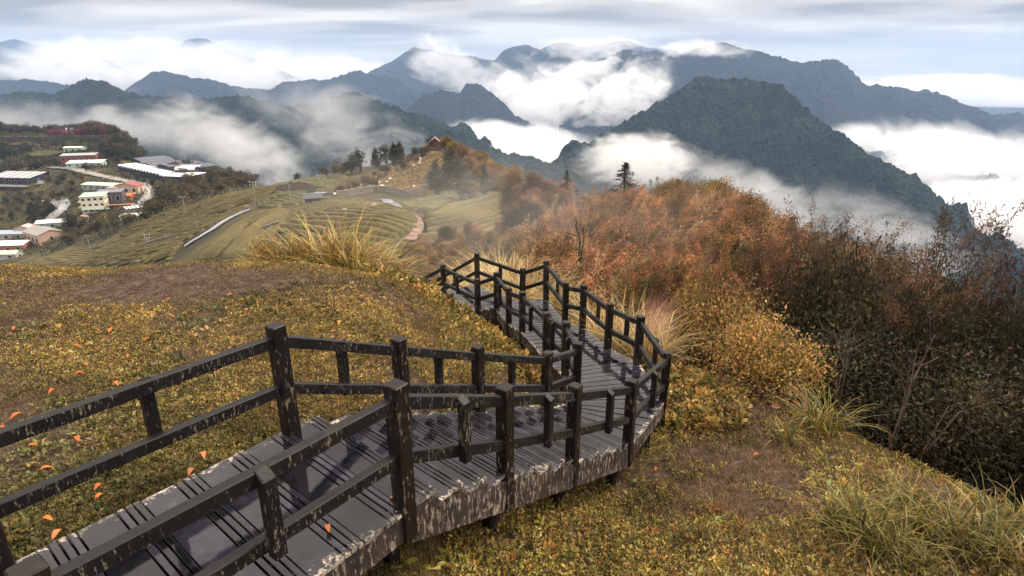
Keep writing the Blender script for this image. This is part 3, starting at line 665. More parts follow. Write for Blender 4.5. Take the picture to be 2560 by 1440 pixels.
# leafy creeping plants: rosettes of small leaves
def ground_cover(n, azlo, azhi, dmin, dmax, name, label, cols, wts, patch_sc, thr, size, up, seed, shade=None, tint=None):
    x, y = ring_pts(n, rg, dmin, dmax, azlo, azhi, 1)
    tt = thr if shade is None else thr+shade(x, y)
    k = fbm(x/patch_sc, y/patch_sc, 4, seed) > tt+rg.normal(0, 0.12, n); x = x[k]; y = y[k]
    z, nn = slope_n(x, y); m = len(x); nl = 6
    C = pick(cols, wts, m, rg, 0.15)
    tone = 1+0.45*fbm(x/0.5, y/0.5, 3, seed+3)+0.35*fbm(x/2.2, y/2.2, 2, seed+5)
    C = C*tone[:, None]*np.array([0.95, 0.93, 1.12])
    if tint is not None: C = C*tint(x, y)
    P = np.repeat(np.stack([x, y, z], -1), nl, axis=0); NN = np.repeat(nn, nl, axis=0); CC = np.repeat(C, nl, axis=0)*(1+rg.normal(0, 0.18, (m*nl, 1)))
    q = len(P); ph = rg.uniform(0, 2*math.pi, q); el = rg.uniform(0.1, 1.15, q)
    D = np.stack([np.cos(ph)*np.cos(el), np.sin(ph)*np.cos(el), np.sin(el)], -1)+NN*0.25
    sz = np.repeat(rg.lognormal(math.log(size), 0.35, m), nl)
    hgt = rg.uniform(0, up, q)
    P = P+NN*hgt[:, None]+D*sz[:, None]*0.25+rg.normal(0, 0.018, (q, 3))*np.array([1, 1, 0.4])
    V, Fq, Cc = leaf_geo(P, D, NN+rg.normal(0, 0.25, (q, 3)), sz, sz*rg.uniform(0.4, 0.7, q), C=np.clip(CC, 0.002, 0.9))
    tag(new_mesh(name, V, Fq, M_leaf, col=Cc, smooth=False), label, name.replace('_', ' '), kind='stuff')
GOLD = [(0.44, 0.29, 0.065), (0.32, 0.22, 0.050), (0.18, 0.145, 0.034), (0.34, 0.19, 0.05), (0.10, 0.09, 0.022), (0.48, 0.37, 0.12)]
OLIVE = [(0.16, 0.145, 0.045), (0.10, 0.10, 0.026), (0.24, 0.20, 0.07), (0.060, 0.062, 0.018), (0.26, 0.16, 0.05)]
def soil(x, y): return 1.2*np.exp(-(((x+5.2)/2.1)**2+((y-8.9)/0.75)**2)**2)+0.2*np.exp(-(((x+9.5)/1.2)**2+((y-8.0)/0.5)**2)**2)
ground_cover(80000, -64, -2, 4.3, 13.5, 'ground_cover', 'golden creeping leaves covering the rounded mound left of the boardwalk', GOLD, [4, 4, 3, 1.5, 2, 1.5], 1.1, -0.12, 0.020, 0.035, 41, lambda x, y: 0.22*sstep(-3.0, -7.5, x)-0.25*sstep(7, 9.5, y)+0.25*sstep(7, 4.5, y)+soil(x, y), lambda x, y: np.array([[0.52, 0.66, 0.72]])+(1-np.array([[0.52, 0.66, 0.72]]))*(sstep(4.5, 8.5, y+0.35*x+2.2))[:, None])
ground_cover(20000, -66, -10, 2.2, 9.5, 'ground_cover', 'olive small-leaved weeds scattered in the lawn beside the near handrail', OLIVE, [3, 3, 2.2, 3, 0.8], 0.7, 0.10, 0.032, 0.02, 47)
ground_cover(60000, -8, 58, 2.6, 12.5, 'ground_cover', 'yellow green creeping leaves on the slope below and right of the boardwalk', [(0.36, 0.27, 0.055), (0.26, 0.22, 0.045), (0.13, 0.115, 0.025), (0.32, 0.15, 0.04), (0.07, 0.055, 0.018), (0.44, 0.36, 0.10)], [3, 4, 3, 1.6, 2.4, 1.2], 0.8, -0.34, 0.032, 0.09, 53)
ground_cover(16000, -14, 24, 9.5, 22, 'ground_cover', 'golden leaves along the slope beneath the far end of the boardwalk', GOLD, [4, 4, 3, 2, 3, 1], 1.4, -0.25, 0.075, 0.15, 59)
# short turf
def turf(n, azlo, azhi, dmin, dmax, label, cols, wts, hgt, seed, thr=-0.3, w=0.006, name='grass'):
    x, y = ring_pts(n, rg, dmin, dmax, azlo, azhi, 1)
    k = fbm(x/1.5, y/1.5, 3, seed) > thr+rg.normal(0, 0.15, n)+0.75*soil(x, y); x = x[k]; y = y[k]; m = len(x)
    z = H(x, y); d = np.hypot(x, y)
    C = pick(cols, wts, m, rg, 0.2)*(1+0.4*fbm(x/0.8, y/0.8, 3, seed+1))[:, None]
    ln = hgt*rg.uniform(0.5, 1.4, m); wd = w*np.maximum(1, d/6)
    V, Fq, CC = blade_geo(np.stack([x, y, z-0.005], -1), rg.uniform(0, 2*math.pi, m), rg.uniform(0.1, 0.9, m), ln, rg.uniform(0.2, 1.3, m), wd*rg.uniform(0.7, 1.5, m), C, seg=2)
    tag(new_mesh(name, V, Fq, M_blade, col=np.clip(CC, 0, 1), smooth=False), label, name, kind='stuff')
turf(260000, -66, -2, 2.3, 13.5, 'short olive and golden turf on the mound left of the boardwalk', [(0.22, 0.155, 0.038), (0.13, 0.105, 0.026), (0.31, 0.21, 0.058), (0.27, 0.13, 0.04), (0.085, 0.068, 0.02)], [4, 4, 3, 1, 2], 0.045, 61)
turf(80000, -10, 60, 2.6, 13, 'thin reddish and olive grass on the slope right of the boardwalk', [(0.22, 0.16, 0.045), (0.12, 0.10, 0.03), (0.30, 0.17, 0.06), (0.20, 0.08, 0.04), (0.30, 0.24, 0.10)], [3, 3, 2, 2, 1.5], 0.07, 67)
turf(15000, 18, 56, 4.5, 12.5, 'dead brown stalks lying among the weeds on the right slope', [(0.24, 0.14, 0.07), (0.14, 0.08, 0.045), (0.34, 0.23, 0.13)], [3, 3, 1.5], 0.20, 71, thr=-0.05, w=0.006, name='dead_grass')

# leaf litter on the bare soil patch of the mound
n_ = 14000; lx = rg.uniform(-8.5, -2.4, n_); ly = rg.uniform(7.4, 10.2, n_); lz, ln_ = slope_n(lx, ly); ph_ = rg.uniform(0, 6.28, n_)
V, Fq, Cc = leaf_geo(np.stack([lx, ly, lz+0.012], -1), np.stack([np.cos(ph_), np.sin(ph_), rg.uniform(-.1, .4, n_)], -1), ln_+rg.normal(0, 0.35, (n_, 3)), rg.uniform(0.012, 0.045, n_), rg.uniform(0.008, 0.02, n_), C=pick([(0.13, 0.08, 0.055), (0.07, 0.045, 0.03), (0.24, 0.17, 0.11), (0.16, 0.15, 0.04)], [4, 4, 1.5, 2], n_, rg))
tag(new_mesh('leaf_litter', V, Fq, M_leaf, col=Cc, smooth=False), 'brown crumbs of leaf litter on the bare soil patch of the mound', 'leaf litter', kind='stuff')
# tall arching grass tufts
def tuft(u, v, d, n, ln, wd, label, cols, wts, spread=0.25, group='tall arching grass tufts', lean=(0.05, 0.55), droop=(0.6, 2.0), windaz=None, seedheads=False):
    p = at_y(u, v, d); x, y = p[0], p[1]; z = Hs(x, y)
    root = empty('grass_tuft', (x, y, z)); tag(root, label, 'grass tuft', group)
    r = spread*np.sqrt(rg.uniform(0, 1, n)); ph = rg.uniform(0, 2*math.pi, n)
    P = np.stack([r*np.cos(ph), r*np.sin(ph), np.full(n, -0.03)], -1)
    azm = rg.uniform(0, 2*math.pi, n) if windaz is None else rg.normal(windaz, 1.2, n)
    L_ = ln*rg.uniform(0.55, 1.15, n)
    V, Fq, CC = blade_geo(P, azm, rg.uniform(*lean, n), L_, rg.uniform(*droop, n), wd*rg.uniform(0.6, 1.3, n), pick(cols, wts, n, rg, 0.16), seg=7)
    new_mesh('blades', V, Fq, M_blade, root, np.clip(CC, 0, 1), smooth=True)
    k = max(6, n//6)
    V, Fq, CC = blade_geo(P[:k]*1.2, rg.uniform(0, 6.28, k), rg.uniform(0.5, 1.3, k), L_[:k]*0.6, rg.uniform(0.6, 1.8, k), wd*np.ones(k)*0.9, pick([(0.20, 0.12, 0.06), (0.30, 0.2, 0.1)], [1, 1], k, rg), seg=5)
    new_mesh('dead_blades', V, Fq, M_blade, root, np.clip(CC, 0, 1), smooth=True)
    return root
AMB = [(0.44, 0.32, 0.085), (0.30, 0.23, 0.06), (0.17, 0.145, 0.035), (0.50, 0.40, 0.17), (0.36, 0.17, 0.06)]
BLD = [(0.58, 0.44, 0.20), (0.46, 0.33, 0.12), (0.66, 0.54, 0.32), (0.30, 0.23, 0.07), (0.40, 0.2, 0.09)]
GRN = [(0.20, 0.165, 0.032), (0.12, 0.11, 0.024), (0.27, 0.21, 0.05), (0.07, 0.068, 0.018), (0.30, 0.19, 0.06)]
for (u, d, n, ln, lab) in [(700, 12.4, 90, 1.25, 'low amber grass tuft at the left end of the clump behind the mound'), (752, 13.0, 120, 1.7, 'amber grass tuft second from the left in the clump behind the mound'),
    (800, 13.0, 150, 2.15, 'tallest amber grass tuft behind the mound crest'), (838, 12.6, 150, 1.9, 'dense amber grass tuft just right of the tallest one behind the mound'), (880, 12.3, 140, 1.55, 'middle amber grass tuft drooping over the mound edge'),
    (905, 12.6, 140, 1.5, 'bushy amber grass tuft right of centre in the clump behind the mound'), (935, 12.6, 120, 1.25, 'amber grass tuft near the right end of the clump behind the mound'), (962, 13.4, 60, 1.15, 'rightmost low amber grass tuft with reddish stalks behind the mound')]:
    tuft(u, 640, d, int(n*2.3), ln*1.28, 0.044, lab, AMB, [3, 4, 3, 1.4, 1.4], 0.42, lean=(0.05, 0.75), droop=(0.8, 2.6))
for (u, v, d, n, ln, lab) in [(1170, 690, 20.5, 150, 1.7, 'leftmost blond grass tuft behind the far corner post of the boardwalk'), (1205, 680, 20.5, 170, 2.0, 'tall blond grass tuft rising behind the far corner post'), (1240, 680, 20.0, 170, 2.1, 'tallest blond grass tuft behind the far handrail'),
    (1275, 680, 19.5, 170, 2.0, 'blond grass tuft in the middle behind the far handrail'), (1310, 690, 19.0, 160, 1.7, 'blond grass tuft behind the handrail near the second far post'), (1345, 700, 18.6, 140, 1.5, 'blond grass tuft beside the far outer corner post'), (1390, 700, 18.6, 110, 1.5, 'blond grass tuft with broad tips right of the far outer corner post'),
    (1225, 700, 18.9, 150, 1.3, 'low blond grass tuft directly behind the far handrail left part'), (1290, 715, 17.3, 150, 1.1, 'low blond grass tuft directly behind the far handrail right part'), (1120, 690, 21, 110, 1.3, 'low dry grass tuft left of the blond clump behind the boardwalk')]:
    tuft(u, v, d, int(n*2.0), ln*1.45, 0.042, lab, BLD, [4, 4, 3, 2, 1], 0.45, droop=(0.8, 2.6))
for (u, v, d, n, ln, lab) in [(1500, 800, 13.8, 90, 1.0, 'small pale grass tuft between two right hand posts of the boardwalk'), (1545, 790, 13.2, 110, 1.2, 'pale grass tuft behind the handrail left of the widest post'), (1590, 800, 12.4, 120, 1.3, 'straw coloured grass tuft behind the right hand handrail'),
    (1640, 820, 11.6, 120, 1.15, 'straw coloured grass tuft leaning over the right handrail bend'), (1560, 850, 12.2, 90, 0.7, 'low pale grass tuft at the deck edge on the right'), (1470, 760, 15.2, 90, 1.2, 'thin green grass tuft behind the right hand handrail far part')]:
    tuft(u, v, d, int(n*1.6), ln*1.4, 0.028, lab, BLD, [3, 4, 2, 3, 1], 0.32)
for (u, v, n, ln, wd, sp, lab) in [(1765, 975, 70, 0.55, 0.016, 0.15, 'small pale spiky grass tuft right of the boardwalk bend'), (2050, 1085, 130, 0.95, 0.020, 0.28, 'green arching grass tuft in front of the dark shrubs'), (2135, 1070, 90, 0.9, 0.020, 0.22, 'grass tuft with long blades bending right before the dark shrubs'),
    (1960, 1110, 50, 0.6, 0.016, 0.15, 'thin grass tuft beside the round yellow leaf'), (2350, 1130, 70, 0.55, 0.022, 0.2, 'short broad-bladed grass tuft at the edge of the right slope'), (2100, 1330, 110, 0.80, 0.018, 0.22, 'upright green grass tuft on the lower right slope'),
    (2190, 1390, 130, 0.85, 0.020, 0.28, 'big green grass tuft near the lower right corner'), (2310, 1360, 130, 0.85, 0.020, 0.28, 'arching green grass tuft right of the big one'), (2420, 1400, 130, 0.80, 0.022, 0.28, 'broad-bladed grass tuft close to the lower right corner'), (2510, 1350, 110, 0.75, 0.022, 0.26, 'grass tuft at the right picture edge above the corner'),
    (2540, 1430, 110, 0.6, 0.022, 0.24, 'lowest grass tuft in the right corner'), (2280, 1435, 90, 0.5, 0.018, 0.2, 'low grass tuft cut by the bottom edge on the right'), (2250, 1270, 60, 0.6, 0.016, 0.16, 'slim grass tuft above the big green ones')]:
    h_ = hit(u, v, 2.0, 30, 600); tuft(u, v, h_[1], n, ln*1.1, wd*1.15, lab, GRN, [4, 4, 3, 2, 1.5], sp, droop=(0.7, 2.3), lean=(0.05, 0.7))
RED = [(0.42, 0.14, 0.04), (0.45, 0.22, 0.06), (0.26, 0.13, 0.03)]
for (u, v, n, ln, lab) in [(1790, 1290, 60, 0.28, 'orange tinted grass tuft on the lower slope right of the stairs'), (1850, 1330, 60, 0.22, 'low orange grass tuft beside the heart-shaped leaf')]:
    h_ = hit(u, v, 2.0, 30, 600); tuft(u, v, h_[1], n, ln, 0.008, lab, RED, [2, 2, 1], 0.09, group='orange grass tufts')

# fallen leaves

FL = [(55, 762), (217, 921), (200, 946), (372, 858), (292, 970), (45, 1052), (10, 1080), (85, 1127), (197, 1109), (118, 1186), (252, 1255), (480, 1192), (455, 1080), (148, 1350), (122, 1312), (135, 989), (280, 836), (425, 757), (835, 838), (850, 815), (577, 746), (905, 750), (190, 875), (95, 1262), (620, 905), (530, 893), (250, 1230), (690, 985), (360, 1020), (140, 905), (40, 830), (430, 802), (325, 900), (510, 1150), (460, 1240), (975, 1040), (1550, 1340), (1725, 1345), (1890, 1145), (2030, 1300), (1640, 1180), (1330, 1262)]
m_fl = leaf_mat('dead_leaf', 0.25, 0.5, 0.1, 3)
def fallen(p, nrm, yaw, s, col):
    V = []; C = []
    k = 6
    for i in range(k+1):
        t = i/k; w = math.sin(math.pi*min(1, t*0.95+0.03))**0.8*0.20
        cz = 0.22*math.sin(t*math.pi)+0.03
        for sgn in (-1, 0, 1):
            V.append(((t-0.5)*1.0, sgn*w, cz+abs(sgn)*w*0.45)); C.append(col)
    Fq = [(i*3+j, i*3+j+1, i*3+j+4, i*3+j+3) for i in range(k) for j in range(2)]
    V = np.array(V)*s
    o = new_mesh('fallen_leaf', V, Fq, m_fl, col=np.array(C), smooth=True)
    o.rotation_mode = 'QUATERNION'; o.rotation_quaternion = Vector((0, 0, 1)).rotation_difference(Vector(nrm)) @ Matrix.Rotation(yaw, 3, 'Z').to_quaternion(); o.location = p
    return o
for i, (u, v) in enumerate(FL):
    h_ = hit(u, v, 1.6, 30, 900)
    z, nn = slope_n(np.array([h_[0]]), np.array([h_[1]]))
    col = [(0.62, 0.16, 0.03), (0.52, 0.13, 0.03), (0.62, 0.24, 0.09), (0.30, 0.12, 0.06)][rg.choice(4, p=[.5, .25, .15, .1])]
    o = fallen((h_[0], h_[1], h_[2]+0.045), nn[0], rg.uniform(0, 6.28), 0.10*rg.uniform(0.75, 1.2), col)
    tag(o, 'curled orange fallen leaf lying on the ' + ('lawn left of the boardwalk' if u < 960 else 'weedy slope right of the boardwalk'), 'leaf', 'fallen leaves on the grass')
for (u, v, z, lab) in [(1035, 1130, -3.25, 'orange fallen leaf on the stair tread behind the near corner post'), (985, 1250, -3.07, 'long pale orange leaf stuck at the tread end beside the near corner post'), (820, 1322, -3.02, 'orange leaf on the deck under the near lower rail')]:
    p = at_z(u, v, z+0.01); tag(fallen(tuple(p), (0, 0, 1), rg.uniform(0, 6), 0.09, (0.62, 0.2, 0.06)), lab, 'leaf', 'fallen leaves on the boardwalk')

# a few broad-leaved plants and ferns low on the right
def broadleaf(u, v, label, s, col, nl=3, hgt=0.12):
    h_ = hit(u, v, 1.6, 30, 900); root = empty('broadleaf_plant', tuple(h_)); tag(root, label, 'plant', 'broad-leaved weeds')
    for i in range(nl):
        a = rg.uniform(0, 6.28); r = 0.05*i; c = np.array([math.cos(a)*r, math.sin(a)*r, hgt*rg.uniform(0.7, 1.2)])
        k = 14; V = [c]; 
        tl = rg.uniform(-0.5, 0.5); fw_ = rg.uniform(0, 6.28)
        for j in range(k):
            t = 2*math.pi*j/k; rad = s*rg.uniform(0.8, 1.0) if i else s
            rr_ = rad*(1+0.18*math.cos(t)-0.35*math.exp(-((t-math.pi)/0.35)**2))
            q = np.array([rr_*math.cos(t), rr_*0.85*math.sin(t), 0.12*s*math.cos(2*t)])
            q = np.array([q[0]*math.cos(fw_)-q[1]*math.sin(fw_), q[0]*math.sin(fw_)+q[1]*math.cos(fw_), q[2]-q[1]*0.5-0.3*abs(q[0])*tl])
            V.append(c+q)
        Fq = [(0, 1+j, 1+(j+1) % k) for j in range(k)]
        new_mesh('leaf', np.array(V), Fq, M_leaf, root, np.tile(np.array(col)*(0.8+0.4*rg.random()), (k+1, 1)))
        g = Geo(); g.beam((0, 0, -0.02), tuple(c), 0.004, 0.004); g.obj('stem', M_twig, root)
broadleaf(1382, 1255, 'pale green two-lobed leaf on a stalk under the outer stair stringer', 0.055, (0.22, 0.30, 0.12), 2, 0.10)
broadleaf(1583, 1215, 'round grey green leaf low on the slope right of the stairs', 0.05, (0.20, 0.26, 0.12), 1, 0.08)
broadleaf(1790, 1310, 'bright heart-shaped leaf beside the orange grass tuft', 0.055, (0.24, 0.36, 0.12), 2, 0.09)
broadleaf(1943, 1090, 'single round yellow leaf standing before the arching grass', 0.09, (0.62, 0.45, 0.12), 1, 0.14)
broadleaf(1870, 1438, 'broad green leaf cut by the bottom edge right of the stairs', 0.06, (0.20, 0.30, 0.11), 2, 0.07)
broadleaf(2070, 1225, 'pair of small green oval leaves among dead stalks', 0.04, (0.16, 0.22, 0.08), 2, 0.09)
def fern(u, v, s, label):
    h_ = hit(u, v, 1.6, 30, 900); root = empty('fern', tuple(h_)); tag(root, label, 'fern', 'small ferns under the boardwalk')
    for f in range(4):
        a0 = rg.uniform(0, 6.28); P = []; D = []; L_ = []
        g = Geo()
        pts = []
        for i in range(22):
            t = i/21; pts.append(np.array([math.cos(a0)*s*t*0.7, math.sin(a0)*s*t*0.7, s*(0.9*t-0.45*t*t)]))
        for i in range(2, 21):
            dirn = unit(pts[i+1]-pts[i]) if i < 21 else unit(pts[i]-pts[i-1]); sd = unit(np.cross(dirn, [0, 0, 1]))
            for sg in (-1, 1):
                P.append(pts[i]); D.append(sd*sg+dirn*0.35); L_.append(s*0.26*(1-(i/22)**1.5)*min(1, i/5))
        P = np.array(P); D = np.array(D); L_ = np.array(L_)
        V, Fq, C = leaf_geo(P, D, np.tile([0, 0, 1.0], (len(P), 1)), L_, L_*0.3, 0.05, pick([(0.45, 0.40, 0.07), (0.36, 0.34, 0.06)], [1, 1], len(P), rg))
        new_mesh('frond', V, Fq, M_leaf, root, np.clip(C, 0, 1), smooth=False)
for (u, v, s, lab) in [(1005, 1415, 0.22, 'leftmost yellow fern in the shade at the bottom edge'), (1085, 1420, 0.18, 'small yellow fern right of the leftmost one'), (1125, 1405, 0.2, 'upright yellow fern under the boardwalk'), (1180, 1425, 0.16, 'fern cut by the bottom edge below the stairs'), (1440, 1300, 0.12, 'tiny fern by the second stair support'), (1640, 1130, 0.13, 'pale fern beside the outer stringer end'), (1620, 1110, 0.10, 'smallest pale fern next to the outer stringer')]:
    fern(u, v, s, lab)
# ------------------------------------------------------------------ shrubs, thicket and trees
def shrub_build(name, blobs, ntips, per, lsize, cols, wts, twigcol, seed, elong=0.45, tipr=0.22, updir=0.4, sag=0.0, trunk=0.03, shell=0.5, mat=None, ntw=None, windy=0.0):
    """Empty-parented bush at the origin. blobs: (x,y,z,rx,ry,rz) of the crown lobes. Parts: foliage, branches."""
    r = np.random.default_rng(seed); root = empty(name, (0, 0, 0))
    B = np.array(blobs, float); vol = B[:, 3]*B[:, 4]*B[:, 5]; bi = r.choice(len(B), ntips, p=vol**0.75/(vol**0.75).sum())
    d = unit(r.normal(0, 1, (ntips, 3))); rad = r.uniform(shell**3, 1, ntips)**(1/3)
    rad = rad*(0.82+0.36*vnoise(d[:, 0]*2.3+seed+bi, d[:, 1]*2.3+d[:, 2]*1.7, seed))
    T = B[bi, :3]+d*B[bi, 3:]*rad[:, None]
    T = T[T[:, 2] > 0.05]; nt_ = len(T)
    tone = 1+0.5*(vnoise(T[:, 0]*1.4+seed, T[:, 1]*1.4+T[:, 2]*1.4, seed+1)-0.5)*2
    Ct = pick(cols, wts, nt_, r, 0.15)*tone[:, None]
    m = nt_*per
    out = unit(T-np.array([0, 0, max(0.1, T[:, 2].mean()*0.5)]))
    P = np.repeat(T, per, axis=0)+r.normal(0, tipr, (m, 3))*np.array([1, 1, 0.75])
    D = unit(np.repeat(out, per, axis=0)*0.6+r.normal(0, 0.7, (m, 3))+np.array([windy, 0, updir-sag]))
    Nn = r.normal(0, 0.6, (m, 3))+np.array([0, 0, 1.0])
    ls = lsize*r.uniform(0.6, 1.35, m)
    C = np.repeat(Ct, per, axis=0)*(1+r.normal(0, 0.2, (m, 1)))
    V, Fq, Cc = leaf_geo(P, D, Nn, ls, ls*elong, C=np.clip(C, 0.002, 0.9))
    new_mesh('foliage', V, Fq, mat or M_shrub, root, Cc, smooth=False)
    g = Geo(); k = ntw or min(60, nt_)
    sel = r.choice(nt_, k, replace=False)
    ns_ = max(2, k//12); base = [np.array([r.normal(0, 0.12), r.normal(0, 0.12), -0.15]) for _ in range(ns_)]
    for q, i in enumerate(sel):
        b0 = base[q % ns_]; tip = T[i]; mid = b0*0.45+tip*0.55; mid[2] = b0[2]*0.35+tip[2]*0.65; mid += r.normal(0, 0.07, 3)
        g.beam(b0, mid, trunk*0.9, trunk*0.9, up=(0.3, 0.9, 0.1)); g.beam(mid, tip, trunk*0.4, trunk*0.4, up=(0.3, 0.9, 0.1))
    g.obj('branches', twigcol, root)
    return root
def put(o, x, y, z=None, s=1.0, rz=0.0, sz=None):
    o.location = (x, y, Hs(x, y)-0.1*s if z is None else z); o.scale = (s, s, sz or s); o.rotation_euler = (0, 0, rz); return o
def lobes(r, n, R, Hh, flat=0.8):
    out = []
    for i in range(n):
        a = r.uniform(0, 6.28); q = R*0.55*math.sqrt(r.uniform(0, 1)); h = Hh*r.uniform(0.35, 0.8)
        out.append((q*math.cos(a), q*math.sin(a), h, R*r.uniform(0.4, 0.62), R*r.uniform(0.4, 0.62), Hh*r.uniform(0.22, 0.36)))
    return out
RUST = [(0.34, 0.180, 0.100), (0.28, 0.165, 0.085), (0.42, 0.26, 0.14), (0.15, 0.09, 0.045), (0.42, 0.19, 0.10)]
BRN = [(0.26, 0.155, 0.072), (0.18, 0.115, 0.052), (0.30, 0.20, 0.085), (0.09, 0.07, 0.03), (0.34, 0.16, 0.07)]
OCH = [(0.34, 0.23, 0.065), (0.24, 0.165, 0.05), (0.15, 0.115, 0.035), (0.40, 0.19, 0.06)]
DKG = [(0.036, 0.036, 0.019), (0.058, 0.050, 0.024), (0.095, 0.072, 0.030), (0.024, 0.022, 0.014), (0.13, 0.075, 0.035)]
DKB = [(0.050, 0.034, 0.018), (0.08, 0.055, 0.024), (0.030, 0.026, 0.016), (0.13, 0.07, 0.03)]

# feathery bamboo: arching culms carrying small leaves, swept by the wind towards +x
def bamboo_build(name, nc, hgt, spread, cols, wts, seed, lean=0.35, lsize=0.13, per=46):
    r = np.random.default_rng(seed); root = empty(name, (0, 0, 0))
    P = []; D = []; C = []; g = Geo()
    for c in range(nc):
        a = r.uniform(0, 6.28); q = spread*math.sqrt(r.uniform(0, 1)); b = np.array([q*math.cos(a), q*math.sin(a), -0.2]); h = hgt*r.uniform(0.55, 1.1)
        aim = np.array([r.normal(0.35, 0.5), r.normal(0, 0.5), 0])*h*lean; pts = []
        for i in range(8):
            t = i/7; pts.append(b+aim*t**2.2+np.array([0, 0, h*(t-0.14*t**3)]))
        for i in range(7): g.beam(pts[i], pts[i+1], 0.022*(1-i/8), 0.022*(1-i/8), up=(0.1, 0.9, 0.2), ch=0.25)
        if q > 0.06: g.beam((0, 0, -0.22), tuple(b+np.array([0, 0, 0.02])), 0.03, 0.03, up=(0, 0, 1))
        cc = pick(cols, wts, 1, r, 0.2)[0]
        k = per; t = r.uniform(0.18, 1.0, k)**0.8
        pp = b+aim*(t**2.2)[:, None]+np.stack([0*t, 0*t, h*(t-0.14*t**3)], -1)
        off = unit(r.normal(0, 1, (k, 3)))*np.array([1, 1, 0.5])*(0.40*(1.1-t))[:, None]*hgt/3.2*r.uniform(0.2, 1.1, (k, 1))
        nn = 5
        P.append(np.repeat(pp+off, nn, axis=0)+r.normal(0, 0.07, (k*nn, 3))); D.append(np.repeat(off, nn, axis=0)*1.2+r.normal(0, 0.45, (k*nn, 3))+np.array([0.35, 0, -0.1]))
        C.append(np.tile(cc, (k*nn, 1))*(1+r.normal(0, 0.22, (k*nn, 1)))*(0.75+0.45*np.repeat(t, nn))[:, None])
    P = np.concatenate(P); D = np.concatenate(D); C = np.concatenate(C); m = len(P); ls = lsize*r.uniform(0.6, 1.4, m)
    V, Fq, Cc = leaf_geo(P, D, r.normal(0, 0.6, (m, 3))+np.array([0, 0, 1.0]), ls, ls*0.26, C=np.clip(C, 0.002, 0.9))
    new_mesh('foliage', V, Fq, M_shrub, root, Cc, smooth=False); g.obj('culms', M_twig, root)
    return root
R7 = np.random.default_rng(77)
BAM_OR = [bamboo_build('bamboo_clump', 34, 3.4, 1.25, RUST, [4, 3, 2, 1.5, 2], 100), bamboo_build('bamboo_clump', 34, 3.4, 1.3, BRN, [4, 3, 2, 2, 2], 101), bamboo_build('bamboo_clump', 30, 3.6, 1.2, RUST, [3, 4, 3, 2, 1], 102)]
def sh_proto(cols, wts, seed, n=7, R=1.5, Hh=2.6, tips=420, per=26, ls=0.10, name='shrub', tw=M_twig, **k):
    return shrub_build(name, lobes(np.random.default_rng(seed), n, R, Hh), tips, per, ls, cols, wts, tw, seed, **k)
SH_OR = [sh_proto(BRN, [3, 3, 2, 2, 1.5], 200), sh_proto(OCH, [3, 3, 3, 1], 201, ls=0.11), sh_proto([(0.33, 0.18, 0.11), (0.26, 0.145, 0.085), (0.18, 0.105, 0.06)], [2, 2, 1], 202, ls=0.09)]
used = set()
def inst(proto, x, y, s, rz, label, cat, group, z=None, sz=None):
    o = proto if id(proto) not in used else copy_tree(proto)
    used.add(id(proto)); put(o, x, y, z, s, rz, sz); tag(o, label, cat, group); return o
# thicket on the knoll: cells over the knoll, nearer rows denser
cells = []
for y in np.arange(15.5, 50, 2.35):
    for xx in np.arange(-1.5 if y < 30 else (1.5-0.0*(y-30)), 31, 2.35):
        x = xx+R7.normal(0, 0.5); yy = y+R7.normal(0, 0.5); cells.append((x, yy))
kn = 0
def pix(x, y, z):
    cp, sp_ = math.cos(PITCH), math.sin(PITCH); dep = y*cp-z*sp_; up = y*sp_+z*cp
    return 1280+F*x/dep, 720-F*up/dep
SIL = np.array([(1000, 640), (1060, 620), (1130, 600), (1250, 560), (1300, 500), (1350, 470), (1400, 448), (1450, 428), (1600, 430), (1720, 438), (1800, 458), (1860, 482), (1920, 530), (1960, 568), (2020, 592), (2140, 625)], float)
for (x, y) in cells:
    z = Hs(x, y); u0, v0 = pix(x, y, z)
    if not (1010 < u0 < 2120): continue
    if math.hypot(x-2.5, y-12) < 3.0 or (y < 19.5 and x < 3.0+(y-15)*0.05): continue
    if u0 < 1330 and y < 22.5: continue
    if x > 12+(y-15)*0.62: continue
    if 1560 < u0 < 1800 and y < 21.5: continue
    vlim = np.interp(u0, SIL[:, 0], SIL[:, 1])+R7.uniform(-6, 22); zt = ray(u0, vlim)[1]*y; room = zt-z
    if room < 0.9: continue
    p_ = R7.random()
    if u0 < 1330:
        pr = SH_OR[R7.choice(3, p=[.5, .25, .25])]; lb = 'brown and ochre shrub in the hollow left of the rust coloured thicket'; gp = 'shrubs left of the thicket'; cat = 'shrub'; s = R7.uniform(0.6, 0.95); base = 2.6
    elif p_ < 0.60:
        k = R7.choice(3); pr = BAM_OR[k]; lb = ['rust coloured', 'brown', 'tawny'][k]+' feathery bamboo clump in the thicket on the knoll'; gp = ['rust bamboo clumps', 'brown bamboo clumps', 'tawny bamboo clumps'][k]; cat = 'bamboo'; s = R7.uniform(0.85, 1.15); base = 3.4
    else:
        k = R7.choice(3, p=[.45, .3, .25]); pr = SH_OR[k]; lb = ['brown', 'ochre', 'reddish'][k]+' leafy shrub among the bamboo on the knoll'; gp = ['brown', 'ochre', 'reddish'][k]+' shrubs in the thicket'; cat = 'shrub'; s = R7.uniform(0.8, 1.15); base = 2.7
    if y < 19: s *= 0.75
    sz = min(s*1.1, room/base)
    if sz < 0.35*s: continue
    inst(pr, x, y, max(s*0.75, min(s, sz*1.4)), R7.uniform(-0.6, 0.6) if cat == 'bamboo' else R7.uniform(0, 6.28), lb, cat, gp, sz=sz); kn += 1
print('thicket', kn)
